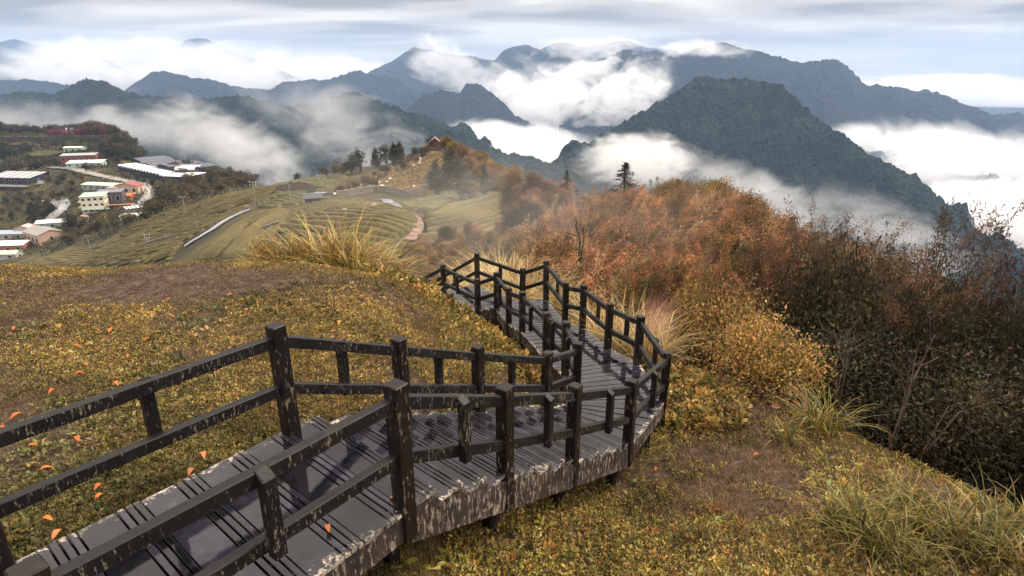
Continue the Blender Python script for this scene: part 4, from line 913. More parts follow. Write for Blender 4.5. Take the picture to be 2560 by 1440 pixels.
# small conifers standing over the thicket
def conifer_build(seed, hgt=3.2, rad=0.85, cols=DKG, layers=15, per=210, name='conifer'):
    r = np.random.default_rng(seed); root = empty(name, (0, 0, 0)); P = []; D = []
    for l in range(layers):
        t = l/layers; rr_ = rad*(1-t)**0.85*(0.85+0.3*r.random()); zz = hgt*(0.12+0.86*t)
        nb_ = 8
        for b in range(nb_):
            a = r.uniform(0, 6.28); q = r.uniform(0.1, 1, per//nb_)
            P.append(np.stack([np.cos(a)*q*rr_, np.sin(a)*q*rr_, zz-0.22*q*rr_+0*q], -1)+r.normal(0, 0.035*hgt/3, (len(q), 3)))
            D.append(np.stack([np.cos(a)+0*q, np.sin(a)+0*q, 0.25+0*q], -1)+r.normal(0, 0.45, (len(q), 3)))
    P = np.concatenate(P); D = np.concatenate(D); m = len(P); ls = 0.035*hgt*r.uniform(0.6, 1.3, m)
    V, Fq, C = leaf_geo(P, D, r.normal(0, 0.5, (m, 3))+[0, 0, 1.0], ls, ls*0.4, C=pick(cols, [3, 3, 1, 2, 0.5][:len(cols)], m, r))
    new_mesh('foliage', V, Fq, M_shrub, root, np.clip(C, 0.002, 1), smooth=False)
    g = Geo(); g.beam((0, 0, -0.3), (0, 0, hgt*0.97), 0.03*hgt, 0.03*hgt, up=(0, 1, 0.01)); g.obj('trunk', M_twig, root); return root
con = conifer_build(300)
p = at_y(1562, 440, 44); o = con; put(o, p[0], p[1], p[2]-1.5, 1.45, 0.3, 0.80); tag(o, 'dark pointed conifer standing tallest above the rust thicket skyline', 'tree', 'conifers above the thicket')
p = at_y(1417, 440, 47); o = copy_tree(con); put(o, p[0], p[1], p[2]-0.9, 0.62, 1.3, 0.44); tag(o, 'small narrow dark conifer on the thicket skyline left of the tall one', 'tree', 'conifers above the thicket')
p = at_y(1697, 450, 42); o = copy_tree(con); put(o, p[0], p[1], p[2]-0.9, 0.5, 2.3, 0.32); tag(o, 'little conifer tip sticking out of the thicket right of the tall conifer', 'tree', 'conifers above the thicket')

# dark shrubs and small trees at the right; leaf colours hold vignette and dense shade
def bush_at(u, vt, y, hgt, proto, label, s=1.0, cat='shrub', group='dark shrubs on the right slope', rz=0.0, base=2.6, name='shrub'):
    p = at_y(u, vt, y); z0 = p[2]-hgt; gz = Hs(p[0], p[1])
    z0 = min(z0, gz+0.05) if z0 > gz else z0
    hh = p[2]-z0
    o = inst(proto, p[0], p[1], s, rz, label, cat, group, z=z0, sz=hh/(base*1.06)); o.name = name; return o
DK1 = sh_proto(DKG, [3, 3, 1.5, 3, 0.7], 400, n=9, R=1.6, tips=620, per=30, ls=0.080)
DK2 = sh_proto(DKB, [3, 3, 3, 1], 401, n=8, R=1.6, tips=600, per=30, ls=0.085, elong=0.5, shell=0.3)
DK3 = sh_proto([(0.028, 0.030, 0.020), (0.045, 0.045, 0.022), (0.07, 0.055, 0.025)], [3, 3, 1], 402, n=7, R=1.5, tips=560, per=28, ls=0.11, elong=0.28, sag=0.6, shell=0.35)
GLD = sh_proto([(0.40, 0.27, 0.085), (0.28, 0.19, 0.055), (0.46, 0.24, 0.12), (0.16, 0.12, 0.035)], [3, 3, 2, 2], 403, n=8, R=1.3, tips=420, per=20, ls=0.085, elong=0.5)
BD = bamboo_build('bamboo_clump', 40, 4.6, 1.1, [(0.085, 0.055, 0.033), (0.055, 0.040, 0.025), (0.15, 0.072, 0.040)], [3, 3, 1], 404, lean=0.5, lsize=0.085, per=80)  # leaf colours darkened to carry the vignette on this side
bush_at(1915, 750, 11.5, 2.7, GLD, 'golden leaved bush right of the dry red stalks', 0.8, group='golden bushes on the right')
bush_at(1960, 840, 10.8, 2.2, GLD, 'lower golden bush drooping in front of the dark shrubs', 0.75, rz=2.0, group='golden bushes on the right')
bush_at(1775, 735, 17.0, 2.4, SH_OR[1], 'ochre leafy bush above the dry red stalks', 0.9, rz=1.1, group='golden bushes on the right')
bush_at(1870, 680, 15.5, 2.6, SH_OR[0], 'brown bush behind the golden leaved bush', 0.95, rz=0.5, group='golden bushes on the right')
for (u, vt, y, s, pr, lab, rz) in [(2140, 635, 13.5, 0.95, DK1, 'rounded dark shrub rising in the middle of the right hand shrubs', 0.4), (2055, 740, 12.5, 1.0, DK2, 'dark brown shrub behind the lower golden bush', 1.2), (2240, 740, 11.8, 1.1, DK1, 'big dark shrub in the centre of the right hand shrubs', 2.2),
    (2340, 700, 12.0, 1.1, DK2, 'dark brown shrub with pale twigs right of the big dark one', 3.0), (2450, 660, 12.5, 1.1, DK3, 'dark long-leaved shrub near the right edge', 0.9), (2545, 760, 10.5, 1.2, DK3, 'dark long-leaved shrub cut by the right edge', 2.9),
    (2160, 860, 10.4, 1.0, DK3, 'low dark shrub behind the arching green grass', 4.1), (2310, 880, 10.0, 1.1, DK1, 'low dark shrub behind the bare leaning stems', 5.0), (2440, 900, 9.4, 1.1, DK2, 'dark brown shrub in the deep shade at the right', 0.2), (2560, 960, 8.6, 1.1, DK1, 'dark shrub at the right edge above the grass tufts', 1.9),
    (2060, 900, 11.0, 0.8, DK1, 'small dark shrub beside the lower golden bush', 3.3), (2020, 660, 15.5, 0.95, DK2, 'brown dark shrub at the foot of the bamboo slope', 2.6), (2280, 640, 14.5, 0.9, DK3, 'long-leaved shrub behind the big dark shrub', 1.0), (2400, 1080, 8.6, 0.9, DK3, 'lowest dark shrub above the right hand grass tufts', 2.0), (2520, 1130, 8.0, 0.85, DK2, 'low brown shrub at the right edge of the weedy slope', 0.8),
    (2640, 700, 12.0, 1.3, DK3, 'dark shrub just outside the right edge', 0.4), (2690, 950, 9.2, 1.3, DK1, 'dark shrub beyond the right edge low down', 1.4), (2250, 960, 10.4, 0.8, DK2, 'brown shrub low between the leaning stems', 1.4)]:
    bush_at(u, vt, y, 3.0, pr, lab, s, rz=rz)
bush_at(2390, 590, 13.5, 4.6, BD, 'dark feathery bamboo swaying highest at the right', 1.15, 'bamboo', 'dark bamboo on the right', 0.4, 3.5, 'bamboo_clump')
bush_at(2110, 590, 17.0, 4.4, BD, 'reddish feathery bamboo tips above the rounded dark shrub', 0.95, 'bamboo', 'dark bamboo on the right', 1.9, 3.5, 'bamboo_clump')
bush_at(1990, 590, 20.0, 4.2, BD, 'brown bamboo at the lower end of the rust thicket', 1.0, 'bamboo', 'dark bamboo on the right', 0.1, 3.5, 'bamboo_clump')
bush_at(2210, 640, 16.0, 4.0, BD, 'thin bamboo behind the big dark shrub', 0.9, 'bamboo', 'dark bamboo on the right', 2.9, 3.5, 'bamboo_clump')
bush_at(2480, 640, 12.0, 4.4, BD, 'dark bamboo plume beside the highest one near the right edge', 0.9, 'bamboo', 'dark bamboo on the right', 5.1, 3.5, 'bamboo_clump')
bush_at(2310, 690, 12.6, 4.0, BD, 'reddish dark bamboo plume among the dark shrubs', 0.8, 'bamboo', 'dark bamboo on the right', 3.6, 3.5, 'bamboo_clump')
for (u, vt, s, pr, lab, rz) in [(672, 590, 0.42, GLD, 'golden leafy bush at the left end of the amber grass', 0.3), (735, 588, 0.40, GLD, 'golden leafy bush between the amber tufts', 1.7), (870, 600, 0.5, SH_OR[0], 'brown bush hidden in the middle of the amber grass', 0.6), (960, 615, 0.5, SH_OR[2], 'reddish brown bush at the right end of the amber grass', 2.2), (800, 600, 0.5, DK2, 'dark bush behind the tallest amber grass', 4.0)]:
    bush_at(u, vt, 12.9, 1.2, pr, lab, s, 'shrub', 'bushes in the amber grass', rz)
# bare leaning stems in the dark shrubs
def bare(u, v, y, tipu, tipv, label, col=M_twig_pale, n=4, th=0.020):
    p = at_y(u, v, y); t = at_y(tipu, tipv, y+0.4); root = empty('bare_shrub', tuple(p)); tag(root, label, 'shrub', 'bare stems on the right slope')
    t = t-p; g = Geo()
    for i in range(n):
        e = t*R7.uniform(0.7, 1.1)+R7.normal(0, 0.16, 3)*np.array([1, 1, 0.4]); m_ = e*0.5+R7.normal(0, 0.08, 3)
        b0 = np.array([R7.normal(0, 0.06), 0, -0.5])
        g.beam(b0, m_, th, th, up=(0.2, 1, 0.1), ch=0.25); g.beam(m_, e, th*0.55, th*0.55, up=(0.2, 1, 0.1), ch=0.25)
        for j in range(4):
            q = m_+(e-m_)*R7.uniform(0, 0.9); g.beam(q, q+R7.normal(0, 0.22, 3)+np.array([0.1, 0, 0.15]), th*0.3, th*0.3, up=(0.2, 1, 0.1))
    g.obj('stems', col, root)
bare(2230, 1090, 8.9, 2310, 860, 'bare pale stems leaning right through the dark shrubs'); bare(2090, 1010, 9.8, 2110, 820, 'thin upright bare stems left in the dark shrubs', n=4, th=0.018); bare(2330, 1060, 8.4, 2470, 940, 'bare forked twig reaching right over the shade', n=3, th=0.016)
bare(1450, 640, 22, 1440, 560, 'slender bare tree trunk in the thicket above the boardwalk', M_twig, 2, 0.06)
# dry red stalks right of the boardwalk: one leaning mass
def stalks(u0, u1, v0, v1, n, label):
    P = []
    us = R7.uniform(u0, u1, n); vs = R7.uniform(v0, v1, n)
    for u, v in zip(us, vs):
        h_ = hit(u, v, 9, 40, 160)
        if h_ is not None: P.append(h_)
    P = np.array(P); m = len(P)
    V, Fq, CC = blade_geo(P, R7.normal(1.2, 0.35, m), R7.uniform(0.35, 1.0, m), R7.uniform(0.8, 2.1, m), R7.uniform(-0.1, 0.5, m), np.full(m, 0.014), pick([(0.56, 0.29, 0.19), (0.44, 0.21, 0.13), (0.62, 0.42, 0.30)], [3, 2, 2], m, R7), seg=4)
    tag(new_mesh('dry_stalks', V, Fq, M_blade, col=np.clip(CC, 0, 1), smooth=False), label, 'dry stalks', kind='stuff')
stalks(1570, 1770, 760, 905, 8000, 'pinkish dry stalks leaning right on the slope beside the boardwalk bend')
stalks(1480, 1620, 740, 800, 500, 'thin red stalks leaning right above the boardwalk handrail')
# ------------------------------------------------------------------ tea hill, village and terraces
def tea_mat(name, a, b_):
    m, nt, b = bsdf_mat(name)
    g = N(nt, 'ShaderNodeNewGeometry')
    n = N(nt, 'ShaderNodeTexNoise', i_Scale=0.10, i_Detail=5.0, i_Roughness=0.6); L(nt, g, 'Position', n, 'Vector')
    n2 = N(nt, 'ShaderNodeTexNoise', i_Scale=3.5, i_Detail=4.0, i_Roughness=0.7); L(nt, g, 'Position', n2, 'Vector')
    f = math_(nt, 'ADD', math_(nt, 'MULTIPLY', n.outputs['Fac'], 0.6), math_(nt, 'MULTIPLY', n2.outputs['Fac'], 0.4))
    r = ramp(nt, [(0.38, a), (0.60, b_)]); nt.links.new(f, r.inputs[0]); L(nt, r, 0, b, 'Base Color')
    b.inputs['Roughness'].default_value = 0.75; b.inputs['Specular IOR Level'].default_value = 0.2
    bp = N(nt, 'ShaderNodeBump', i_Strength=0.9, i_Distance=0.25); L(nt, n2, 'Fac', bp, 'Height'); L(nt, bp, 0, b, 'Normal')
    return m
M_tea = tea_mat('tea_bushes', (0.060, 0.049, 0.019), (0.155, 0.125, 0.045))
M_tea2 = tea_mat('tea_bushes_green', (0.058, 0.056, 0.023), (0.145, 0.138, 0.055))
TEAPX = []; ROADPX = []
def keepout(u, v):
    U = np.array([u]); V_ = np.array([v])
    for p in TEAPX:
        if inside(np.array(p, float), U, V_)[0]: return True
    for p, w in ROADPX:
        p = np.array(p, float)
        for a, b in zip(p[:-1], p[1:]):
            t = np.clip(np.dot([u-a[0], v-a[1]], b-a)/max(np.dot(b-a, b-a), 1e-6), 0, 1); q = a+(b-a)*t
            if abs(u-q[0]) < w*1.6 and -w*0.3 < v-q[1] < w*1.2: return True
    return False
def poly_world(px, d0=40):
    P = []
    for (u, v) in px:
        h_ = hit(u, v, d0, 1100, 1400)
        if h_ is not None: P.append(h_[:2])
    return np.array(P)
def inside(P, x, y):
    c = np.zeros(x.shape, bool); n = len(P)
    for i in range(n):
        x0, y0 = P[i]; x1, y1 = P[(i+1) % n]
        if y0 == y1: continue
        k = ((y0 > y) != (y1 > y)) & (x < (x1-x0)*(y-y0)/(y1-y0)+x0); c ^= k
    return c
def tea(px, rowpx, spacing, label, mat, hgt=0.75, wd=0.78, step=0.8, seed=0, d0=40, warp=3.0):
    P = poly_world(px, d0); A = hit(*rowpx[0], d0, 1100, 1400)[:2]; B = hit(*rowpx[1], d0, 1100, 1400)[:2]
    t = (B-A)/np.linalg.norm(B-A); n = np.array([-t[1], t[0]]); c = P.mean(0)
    a = (P-c)@t; b = (P-c)@n
    rows = np.arange(b.min()-warp, b.max()+warp, spacing); ts = np.arange(a.min()-warp, a.max()+warp, step)
    R, T = np.meshgrid(rows, ts, indexing='ij')
    X = c[0]+t[0]*T+n[0]*R; Y = c[1]+t[1]*T+n[1]*R
    w = warp*fbm(X/38+seed, Y/38, 2, 90+seed); X = X+n[0]*w; Y = Y+n[1]*w
    ins = inside(P, X, Y) & (vnoise(X/7+seed, Y/7, 95+seed) > 0.06)
    prof = [(-0.5, -0.15), (-0.42, 0.72), (0.0, 1.0), (0.42, 0.72), (0.5, -0.15)]
    core = ins.copy(); core[:, 1:] &= ins[:, :-1]; core[:, :-1] &= ins[:, 1:]
    V = []
    TEAPX.append(px)
    jz = 1+0.22*(_hash(np.floor(X*2), np.floor(Y*2), 5)-0.5)
    for (q, h) in prof:
        xx = X+n[0]*q*wd*spacing; yy = Y+n[1]*q*wd*spacing; zz = H(X, Y)+np.where(core, h*hgt*jz, -0.15)
        V.append(np.stack([xx, yy, zz], -1))
    V = np.stack(V, 2); nR, nT = R.shape
    idx = np.arange(nR*nT*5).reshape(nR, nT, 5)
    ok = ins[:, :-1] & ins[:, 1:]
    Fq = np.stack([idx[:, :-1, :-1], idx[:, 1:, :-1], idx[:, 1:, 1:], idx[:, :-1, 1:]], -1)[ok].reshape(-1, 4)
    if len(Fq) == 0: print('EMPTY tea', label); return
    us_, inv = np.unique(Fq, return_inverse=True)
    tag(new_mesh('tea_field', V.reshape(-1, 3)[us_], inv.reshape(-1, 4), mat, smooth=True), label, 'tea field', 'tea fields', 'stuff')
tea([(300, 585), (352, 556), (430, 528), (520, 500), (600, 480), (690, 464), (700, 478), (640, 500), (560, 527), (430, 568), (330, 600)], [(352, 570), (640, 490)], 3.0, 'olive tea rows on the upper band of the left slope', M_tea, seed=1)
tea([(110, 645), (180, 618), (290, 600), (430, 572), (560, 532), (615, 513), (628, 520), (560, 552), (455, 610), (430, 648)], [(180, 640), (590, 525)], 3.0, 'olive tea rows on the lower band of the left slope', M_tea, seed=2)
tea([(490, 650), (540, 605), (600, 560), (645, 532), (720, 520), (735, 545), (690, 590), (640, 650)], [(520, 640), (650, 545)], 2.5, 'tea rows running downhill beside the wet farm road', M_tea, seed=3)
tea([(640, 500), (700, 482), (780, 492), (790, 500), (735, 516), (650, 522)], [(650, 515), (770, 500)], 1.8, 'small tea terrace behind the utility poles', M_tea2, seed=4)
tea([(670, 470), (740, 452), (800, 440), (862, 436), (872, 446), (812, 472), (740, 470), (690, 478)], [(690, 470), (850, 445)], 1.8, 'smooth green tea field under the round tree on the ridge', M_tea2, seed=5)
tea([(700, 575), (725, 535), (765, 512), (820, 500), (885, 500), (950, 512), (1010, 530), (1042, 552), (1040, 575), (990, 600), (960, 640), (840, 630), (720, 610)], [(760, 560), (1000, 575)], 1.75, 'curved tea rows on the rounded shoulder in the middle', M_tea, 0.8, 0.80, 0.5, seed=6, warp=6)
tea([(1000, 512), (1060, 495), (1130, 488), (1130, 505), (1060, 530), (1020, 530)], [(1010, 515), (1120, 492)], 1.8, 'steep tea strip under the dry stone wall', M_tea2, seed=7)
tea([(1060, 545), (1130, 512), (1230, 492), (1310, 484), (1400, 492), (1380, 540), (1300, 580), (1180, 605), (1080, 625), (1040, 610), (1065, 575)], [(1090, 600), (1290, 505)], 2.3, 'fan of tea rows falling away right of the dirt path', M_tea, 0.95, 0.70, 0.5, seed=8, warp=5)
tea([(640, 585), (690, 590), (700, 640), (620, 645)], [(640, 640), (690, 600)], 1.75, 'tea rows just behind the left amber grass', M_tea, seed=9)
for (px, lab) in [([(10, 350), (20, 342), (120, 343), (195, 338), (190, 345), (120, 352), (40, 352)], 'long flat green terrace at the top left'), ([(195, 347), (210, 340), (250, 338), (283, 341), (280, 347), (240, 349)], 'rounded green terrace beside the slope road'),
                  ([(0, 362), (80, 364), (84, 368), (0, 366)], 'narrow green terrace strip at the left edge'), ([(62, 384), (90, 378), (160, 378), (168, 386), (120, 394), (85, 396)], 'olive field left of the small green house'), ([(182, 360), (270, 361), (262, 366), (180, 364)], 'thin terrace strip above the small green house')]:
    tea(px, [(px[0][0], px[0][1]), (px[3][0]+5, px[3][1]+0.5)], 1.8, lab, M_tea2, seed=12, warp=1.0)

def ribbon(name, px, width, mat, lift=0.25, d0=30, world=None, label=None, cat=None, kind=None):
    P = np.array([hit(u, v, d0, 1100, 1400)[:2] for (u, v) in px]) if world is None else np.array(world)
    if world is None: ROADPX.append((px, 6 if width > 6 else 4))
    s = np.r_[0, np.cumsum(np.linalg.norm(np.diff(P, axis=0), axis=1))]; n = max(4, int(s[-1]/1.5)); q = np.linspace(0, s[-1], n)
    X = np.interp(q, s, P[:, 0]); Y = np.interp(q, s, P[:, 1])
    k = min(9, max(1, n//6)*2+1); pad = k//2
    if k > 1:
        X = np.convolve(np.pad(X, pad, 'edge'), np.ones(k)/k, 'valid'); Y = np.convolve(np.pad(Y, pad, 'edge'), np.ones(k)/k, 'valid')
    tx = np.gradient(X); ty = np.gradient(Y); l = np.hypot(tx, ty)+1e-9; nx = -ty/l; ny = tx/l
    V = []
    offs = np.linspace(-0.5, 0.5, 5)
    zc_ = H(X, Y)
    for o in offs:
        xx = X+nx*o*width; yy = Y+ny*o*width; V.append(np.stack([xx, yy, np.maximum(H(xx, yy), zc_)+lift], -1))
    V = np.stack(V, 1); idx = np.arange(n*5).reshape(n, 5)
    o = new_mesh(name, V.reshape(-1, 3), np.stack([idx[:-1, :-1], idx[1:, :-1], idx[1:, 1:], idx[:-1, 1:]], -1).reshape(-1, 4), mat)
    tag(o, label, cat, kind=kind or 'structure'); return np.stack([X, Y], -1)
M_road = simple_mat('wet_road', (0.20, 0.20, 0.20), 0.25, 0.15, 0.3, 0.6)
M_conc = simple_mat('wet_concrete', (0.24, 0.24, 0.235), 0.22, 0.12, 0.5, 0.6)
M_dirt = simple_mat('dirt_path', (0.19, 0.12, 0.085), 0.8, 0.25, 0.6)
vr = ribbon('road', [(120, 418), (165, 421), (200, 428), (240, 438), (290, 448), (330, 456), (362, 466), (378, 482), (366, 500), (345, 513), (322, 528)], 7.5, M_road, 0.5)
M_mark = simple_mat('road_paint', (0.65, 0.45, 0.12), 0.6, 0.05, 1)
off_ = vr[20:-20]; ribbon('road_marking', None, 0.5, M_mark, 0.62, world=off_)
ribbon('road', [(78, 428), (88, 442), (100, 456), (108, 462)], 3.5, M_conc, 0.5); ribbon('road', [(85, 462), (108, 461)], 3.5, M_conc, 0.52)
ribbon('road', [(100, 560), (130, 548), (152, 530), (160, 515), (148, 506), (118, 500)], 9, M_conc, 0.5)
ribbon('road', [(452, 625), (500, 596), (545, 568), (590, 542), (634, 524)], 2.8, M_conc, 0.45); ribbon('road', [(592, 511), (608, 505), (626, 500)], 3.5, M_conc, 0.45)
ribbon('road', [(780, 489), (795, 487), (806, 483)], 3.6, M_conc, 0.45); ribbon('road', [(945, 498), (968, 503), (980, 512), (992, 527)], 2.6, M_conc, 0.35)
ribbon('path', [(1000, 528), (1030, 542), (1050, 560), (1045, 585), (1020, 610)], 1.6, M_dirt, 0.3); ribbon('path', [(1120, 520), (1220, 495), (1300, 483), (1380, 480)], 2.0, M_dirt, 0.3)
ribbon('road', [(222, 382), (232, 390), (238, 398)], 5, M_road, 0.5); ribbon('road', [(283, 341), (290, 346), (296, 352)], 4, M_road, 0.5)

# dry stone walls and terrace walls
M_stone = simple_mat('dry_stone', (0.16, 0.135, 0.11), 0.9, 0.45, 3.0, 0.2, bump=1.0)
M_wallearth = simple_mat('terrace_wall', (0.075, 0.062, 0.05), 0.9, 0.35, 0.8, 0.2, bump=1.0)
def wall(px, hgt, label, mat=M_stone, name='stone_wall', d0=30, thick=0.8, sink=0.6):
    P = np.array([hit(u, v, d0, 1100, 1400)[:2] for (u, v) in px]); s = np.r_[0, np.cumsum(np.linalg.norm(np.diff(P, axis=0), axis=1))]
    n = max(8, int(s[-1]/0.5)); q = np.linspace(0, s[-1], n); X = np.interp(q, s, P[:, 0]); Y = np.interp(q, s, P[:, 1])
    k = 7; X = np.convolve(np.pad(X, 3, 'edge'), np.ones(k)/k, 'valid'); Y = np.convolve(np.pad(Y, 3, 'edge'), np.ones(k)/k, 'valid')
    l = np.hypot(X, Y); nx = X/l; ny = Y/l; Z = H(X, Y); V = []
    hh = hgt*(0.85+0.3*vnoise(q/2.0, q*0, 3))
    m_ = 7
    for j in range(m_):
        t = j/(m_-1); jit = 0.22*(_hash(np.floor(q*1.3), np.full(n, j), 8)-0.5)
        V.append(np.stack([X+nx*jit, Y+ny*jit, Z-sink+(hh+sink)*t], -1))
    V.append(np.stack([X+nx*thick, Y+ny*thick, Z+hh], -1)); V.append(np.stack([X+nx*thick, Y+ny*thick, Z-sink], -1))
    V = np.stack(V, 1); m_ += 2; idx = np.arange(n*m_).reshape(n, m_)
    tag(new_mesh(name, V.reshape(-1, 3), np.stack([idx[:-1, :-1], idx[1:, :-1], idx[1:, 1:], idx[:-1, 1:]], -1).reshape(-1, 4), mat, smooth=False), label, 'wall', 'field walls')
wall([(688, 480), (705, 476), (740, 472), (775, 474), (790, 482)], 2.2, 'curved dry stone wall under the smooth green tea field')
wall([(840, 494), (870, 492), (900, 486), (940, 480), (975, 482), (1000, 490), (1025, 496), (1050, 486), (1075, 476)], 2.0, 'long dry stone wall at the foot of the hill with the pavilion')
wall([(648, 582), (690, 570), (700, 562)], 1.2, 'short stone wall beside the left amber grass')
wall([(350, 624), (400, 606), (440, 598)], 1.6, 'stone wall among the tea rows at the lower left', d0=60)
wall([(455, 618), (520, 580), (580, 545), (625, 523)], 0.9, 'low dark kerb wall along the wet farm road', M_wallearth, d0=60)
wall([(352, 600), (430, 572), (520, 545), (600, 518)], 0.9, 'dark terrace edge between the two tea bands', M_wallearth, d0=60)
wall([(430, 545), (520, 512), (600, 492), (690, 470)], 0.8, 'dark terrace edge through the upper tea band', M_wallearth, d0=60)
wall([(0, 352), (60, 352), (120, 353), (190, 347)], 4.5, 'dark retaining wall under the long flat terrace', M_wallearth, 'terrace_wall', 200); wall([(196, 350), (240, 351), (282, 348)], 4.0, 'dark retaining wall under the rounded terrace', M_wallearth, 'terrace_wall', 200)
wall([(0, 369), (60, 370), (88, 368)], 3.0, 'dark retaining wall at the left edge of the terraces', M_wallearth, 'terrace_wall', 200); wall([(65, 397), (110, 398), (165, 388), (215, 380)], 3.0, 'dark retaining wall below the olive field', M_wallearth, 'terrace_wall', 200); wall([(180, 366), (230, 368), (262, 367)], 3.0, 'dark retaining wall above the small green house', M_wallearth, 'terrace_wall', 200)

# ------------------------------------------------------------------ buildings
mats = {}
def cm(col, rough=0.6, noise=0.06, spec=0.4):
    k = (tuple(col), rough)
    if k not in mats: mats[k] = simple_mat('paint_%d' % len(mats), col, rough, noise, 0.7, spec)
    return mats[k]
def boxv(x0, x1, y0, y1, z0, z1):
    V = np.array([(x, y, z) for x in (x0, x1) for y in (y0, y1) for z in (z0, z1)]); Fq = np.array([(0, 1, 3, 2), (4, 6, 7, 5), (0, 4, 5, 1), (2, 3, 7, 6), (0, 2, 6, 4), (1, 5, 7, 3)]); return V, Fq
def box(name, x0, x1, y0, y1, z0, z1, mat, parent):
    V, Fq = boxv(x0, x1, y0, y1, z0, z1); return new_mesh(name, V, Fq, mat, parent, smooth=False)
M_win = cm((0.02, 0.022, 0.03), 0.15); M_frame = cm((0.55, 0.55, 0.52), 0.5)
def house(u, v, w, dp, h, rot, label, wallc, roofc, roof='gable', nwin=3, floors=1, cat='house', rise=None, eave=0.4, name='house', group=None, sink=6.0, sidewin=1, ribs=0):
    p = hit(u, v, 60, 1100, 1400); root = empty(name, tuple(p), rot); tag(root, label, cat, group)
    box('wall', -w/2, w/2, 0, dp, -sink, h, cm(wallc, 0.75), root)
    rs_ = rise if rise is not None else dp*0.16
    e = eave
    if roof == 'gable':      # ridge along x
        V = np.array([(-w/2-e, -e, h-0.05), (w/2+e, -e, h-0.05), (w/2+e, dp/2, h+rs_), (-w/2-e, dp/2, h+rs_), (w/2+e, dp+e, h-0.05), (-w/2-e, dp+e, h-0.05)])
        V2 = V+[0, 0, 0.22]; VV = np.concatenate([V, V2]); Fq = [(6, 7, 8, 9), (9, 8, 10, 11), (0, 3, 2, 1), (3, 5, 4, 2), (0, 1, 7, 6), (4, 5, 11, 10), (0, 6, 9, 3), (3, 9, 11, 5), (1, 2, 8, 7), (2, 4, 10, 8)]
        r = new_mesh('roof', VV, Fq, cm(tuple(0.8*c for c in roofc), 0.55), root, smooth=False)
        new_mesh('gable_wall', np.array([(-w/2+.02, 0.02, h), (-w/2+.02, dp, h), (-w/2+.02, dp/2, h+rs_-0.02), (w/2-.02, 0.02, h), (w/2-.02, dp, h), (w/2-.02, dp/2, h+rs_-0.02)]), [(0, 2, 1), (3, 4, 5)], cm(wallc, 0.75), root, smooth=False)
    elif roof == 'front':    # ridge along y, gable faces us
        V = np.array([(-w/2-e, -e, h-0.05), (0, -e, h+rs_), (w/2+e, -e, h-0.05), (-w/2-e, dp+e, h-0.05), (0, dp+e, h+rs_), (w/2+e, dp+e, h-0.05)])
        V2 = V+[0, 0, 0.25]; VV = np.concatenate([V, V2]); Fq = [(6, 7, 10, 9), (7, 8, 11, 10), (0, 3, 4, 1), (1, 4, 5, 2), (0, 1, 7, 6), (1, 2, 8, 7), (3, 9, 10, 4), (4, 10, 11, 5), (0, 6, 9, 3), (2, 5, 11, 8)]
        r = new_mesh('roof', VV, Fq, cm(tuple(0.8*c for c in roofc), 0.55), root, smooth=False)
        new_mesh('gable_wall', np.array([(-w/2, 0.0, h), (w/2, 0.0, h), (0, 0.0, h+rs_-0.02), (-w/2, dp, h), (w/2, dp, h), (0, dp, h+rs_-0.02)]), [(0, 1, 2), (3, 5, 4)], cm(wallc, 0.75), root, smooth=False)
    else:                    # lean-to / flat
        V, Fq = boxv(-w/2-e, w/2+e, -e, dp+e, h+0.01, h+0.25); k = V[:, 1] > dp/2; V[k, 2] += rs_; r = new_mesh('roof', V, Fq, cm(tuple(0.8*c for c in roofc), 0.55), root, smooth=False)
    if ribs:
        for i in range(ribs):
            x = -w/2+(i+0.5)*w/ribs; g = Geo()
            ya, yb = 0.0, dp; za = h+0.30; zb = h+0.30+rs_
            if roof == 'flat': g.beam((x, -e, za), (x, dp+e, zb), 0.5, 0.12, up=(0, 0, 1)); g.obj('roof_rib', cm((0.03, 0.03, 0.04), 0.6), root)
    fh = h/floors
    for f in range(floors):
        for i in range(nwin):
            x = -w/2+(i+0.5)*w/nwin; z0 = fh*f+fh*0.35; ww = min(1.0, w/nwin*0.28)
            fr = box('window', x-ww, x+ww, -0.06, 0.0, z0, z0+fh*0.42, M_frame, root); box('pane', x-ww+0.15, x+ww-0.15, -0.10, -0.062, z0+0.12, z0+fh*0.42-0.12, M_win, fr)
        for i in range(sidewin):
            y = (i+0.5)*dp/sidewin; z0 = fh*f+fh*0.35
            for sx in (w/2+0.0,):
                fr = box('window', sx, sx+0.06, y-0.9, y+0.9, z0, z0+fh*0.42, M_frame, root); box('pane', sx+0.062, sx+0.1, y-0.72, y+0.72, z0+0.12, z0+fh*0.42-0.12, M_win, fr)
    return root
CREAM = (0.62, 0.52, 0.40)
b1 = house(238, 533, 13, 10, 10.2, 0.30, 'cream three storey house with a pale green roof in the village centre', (0.78, 0.70, 0.58), (0.42, 0.56, 0.44), 'flat', 4, 3, rise=1.0, sidewin=3)
box('balcony', -8.2, -6.55, 1, 5, 6.6, 7.6, cm(CREAM), b1); box('balcony', -8.2, -6.55, 1, 5, 3.2, 4.2, cm(CREAM), b1); box('awning', -6.5, 9.0, -2.2, -0.1, 2.6, 2.8, cm((0.33, 0.50, 0.38)), b1); box('awning', 6.6, 22, -0.5, 2.0, 4.4, 4.6, cm((0.40, 0.17, 0.10)), b1)
house(278, 515, 14, 9, 8.5, 0.30, 'dark walled house with a blue grey roof behind the cream house', (0.10, 0.09, 0.10), (0.17, 0.19, 0.22), 'flat', 3, 1, rise=0.6)
house(318, 487, 15, 9, 5.5, 0.10, 'beige house with a dark red gabled roof inside the road bend', (0.52, 0.40, 0.30), (0.33, 0.08, 0.07), 'front', 3, 1, rise=2.2)
house(282, 489, 6, 6, 5.0, 0.10, 'small pinkish annex left of the dark red roof', (0.50, 0.38, 0.32), (0.45, 0.36, 0.30), 'flat', 2, 1, rise=0)
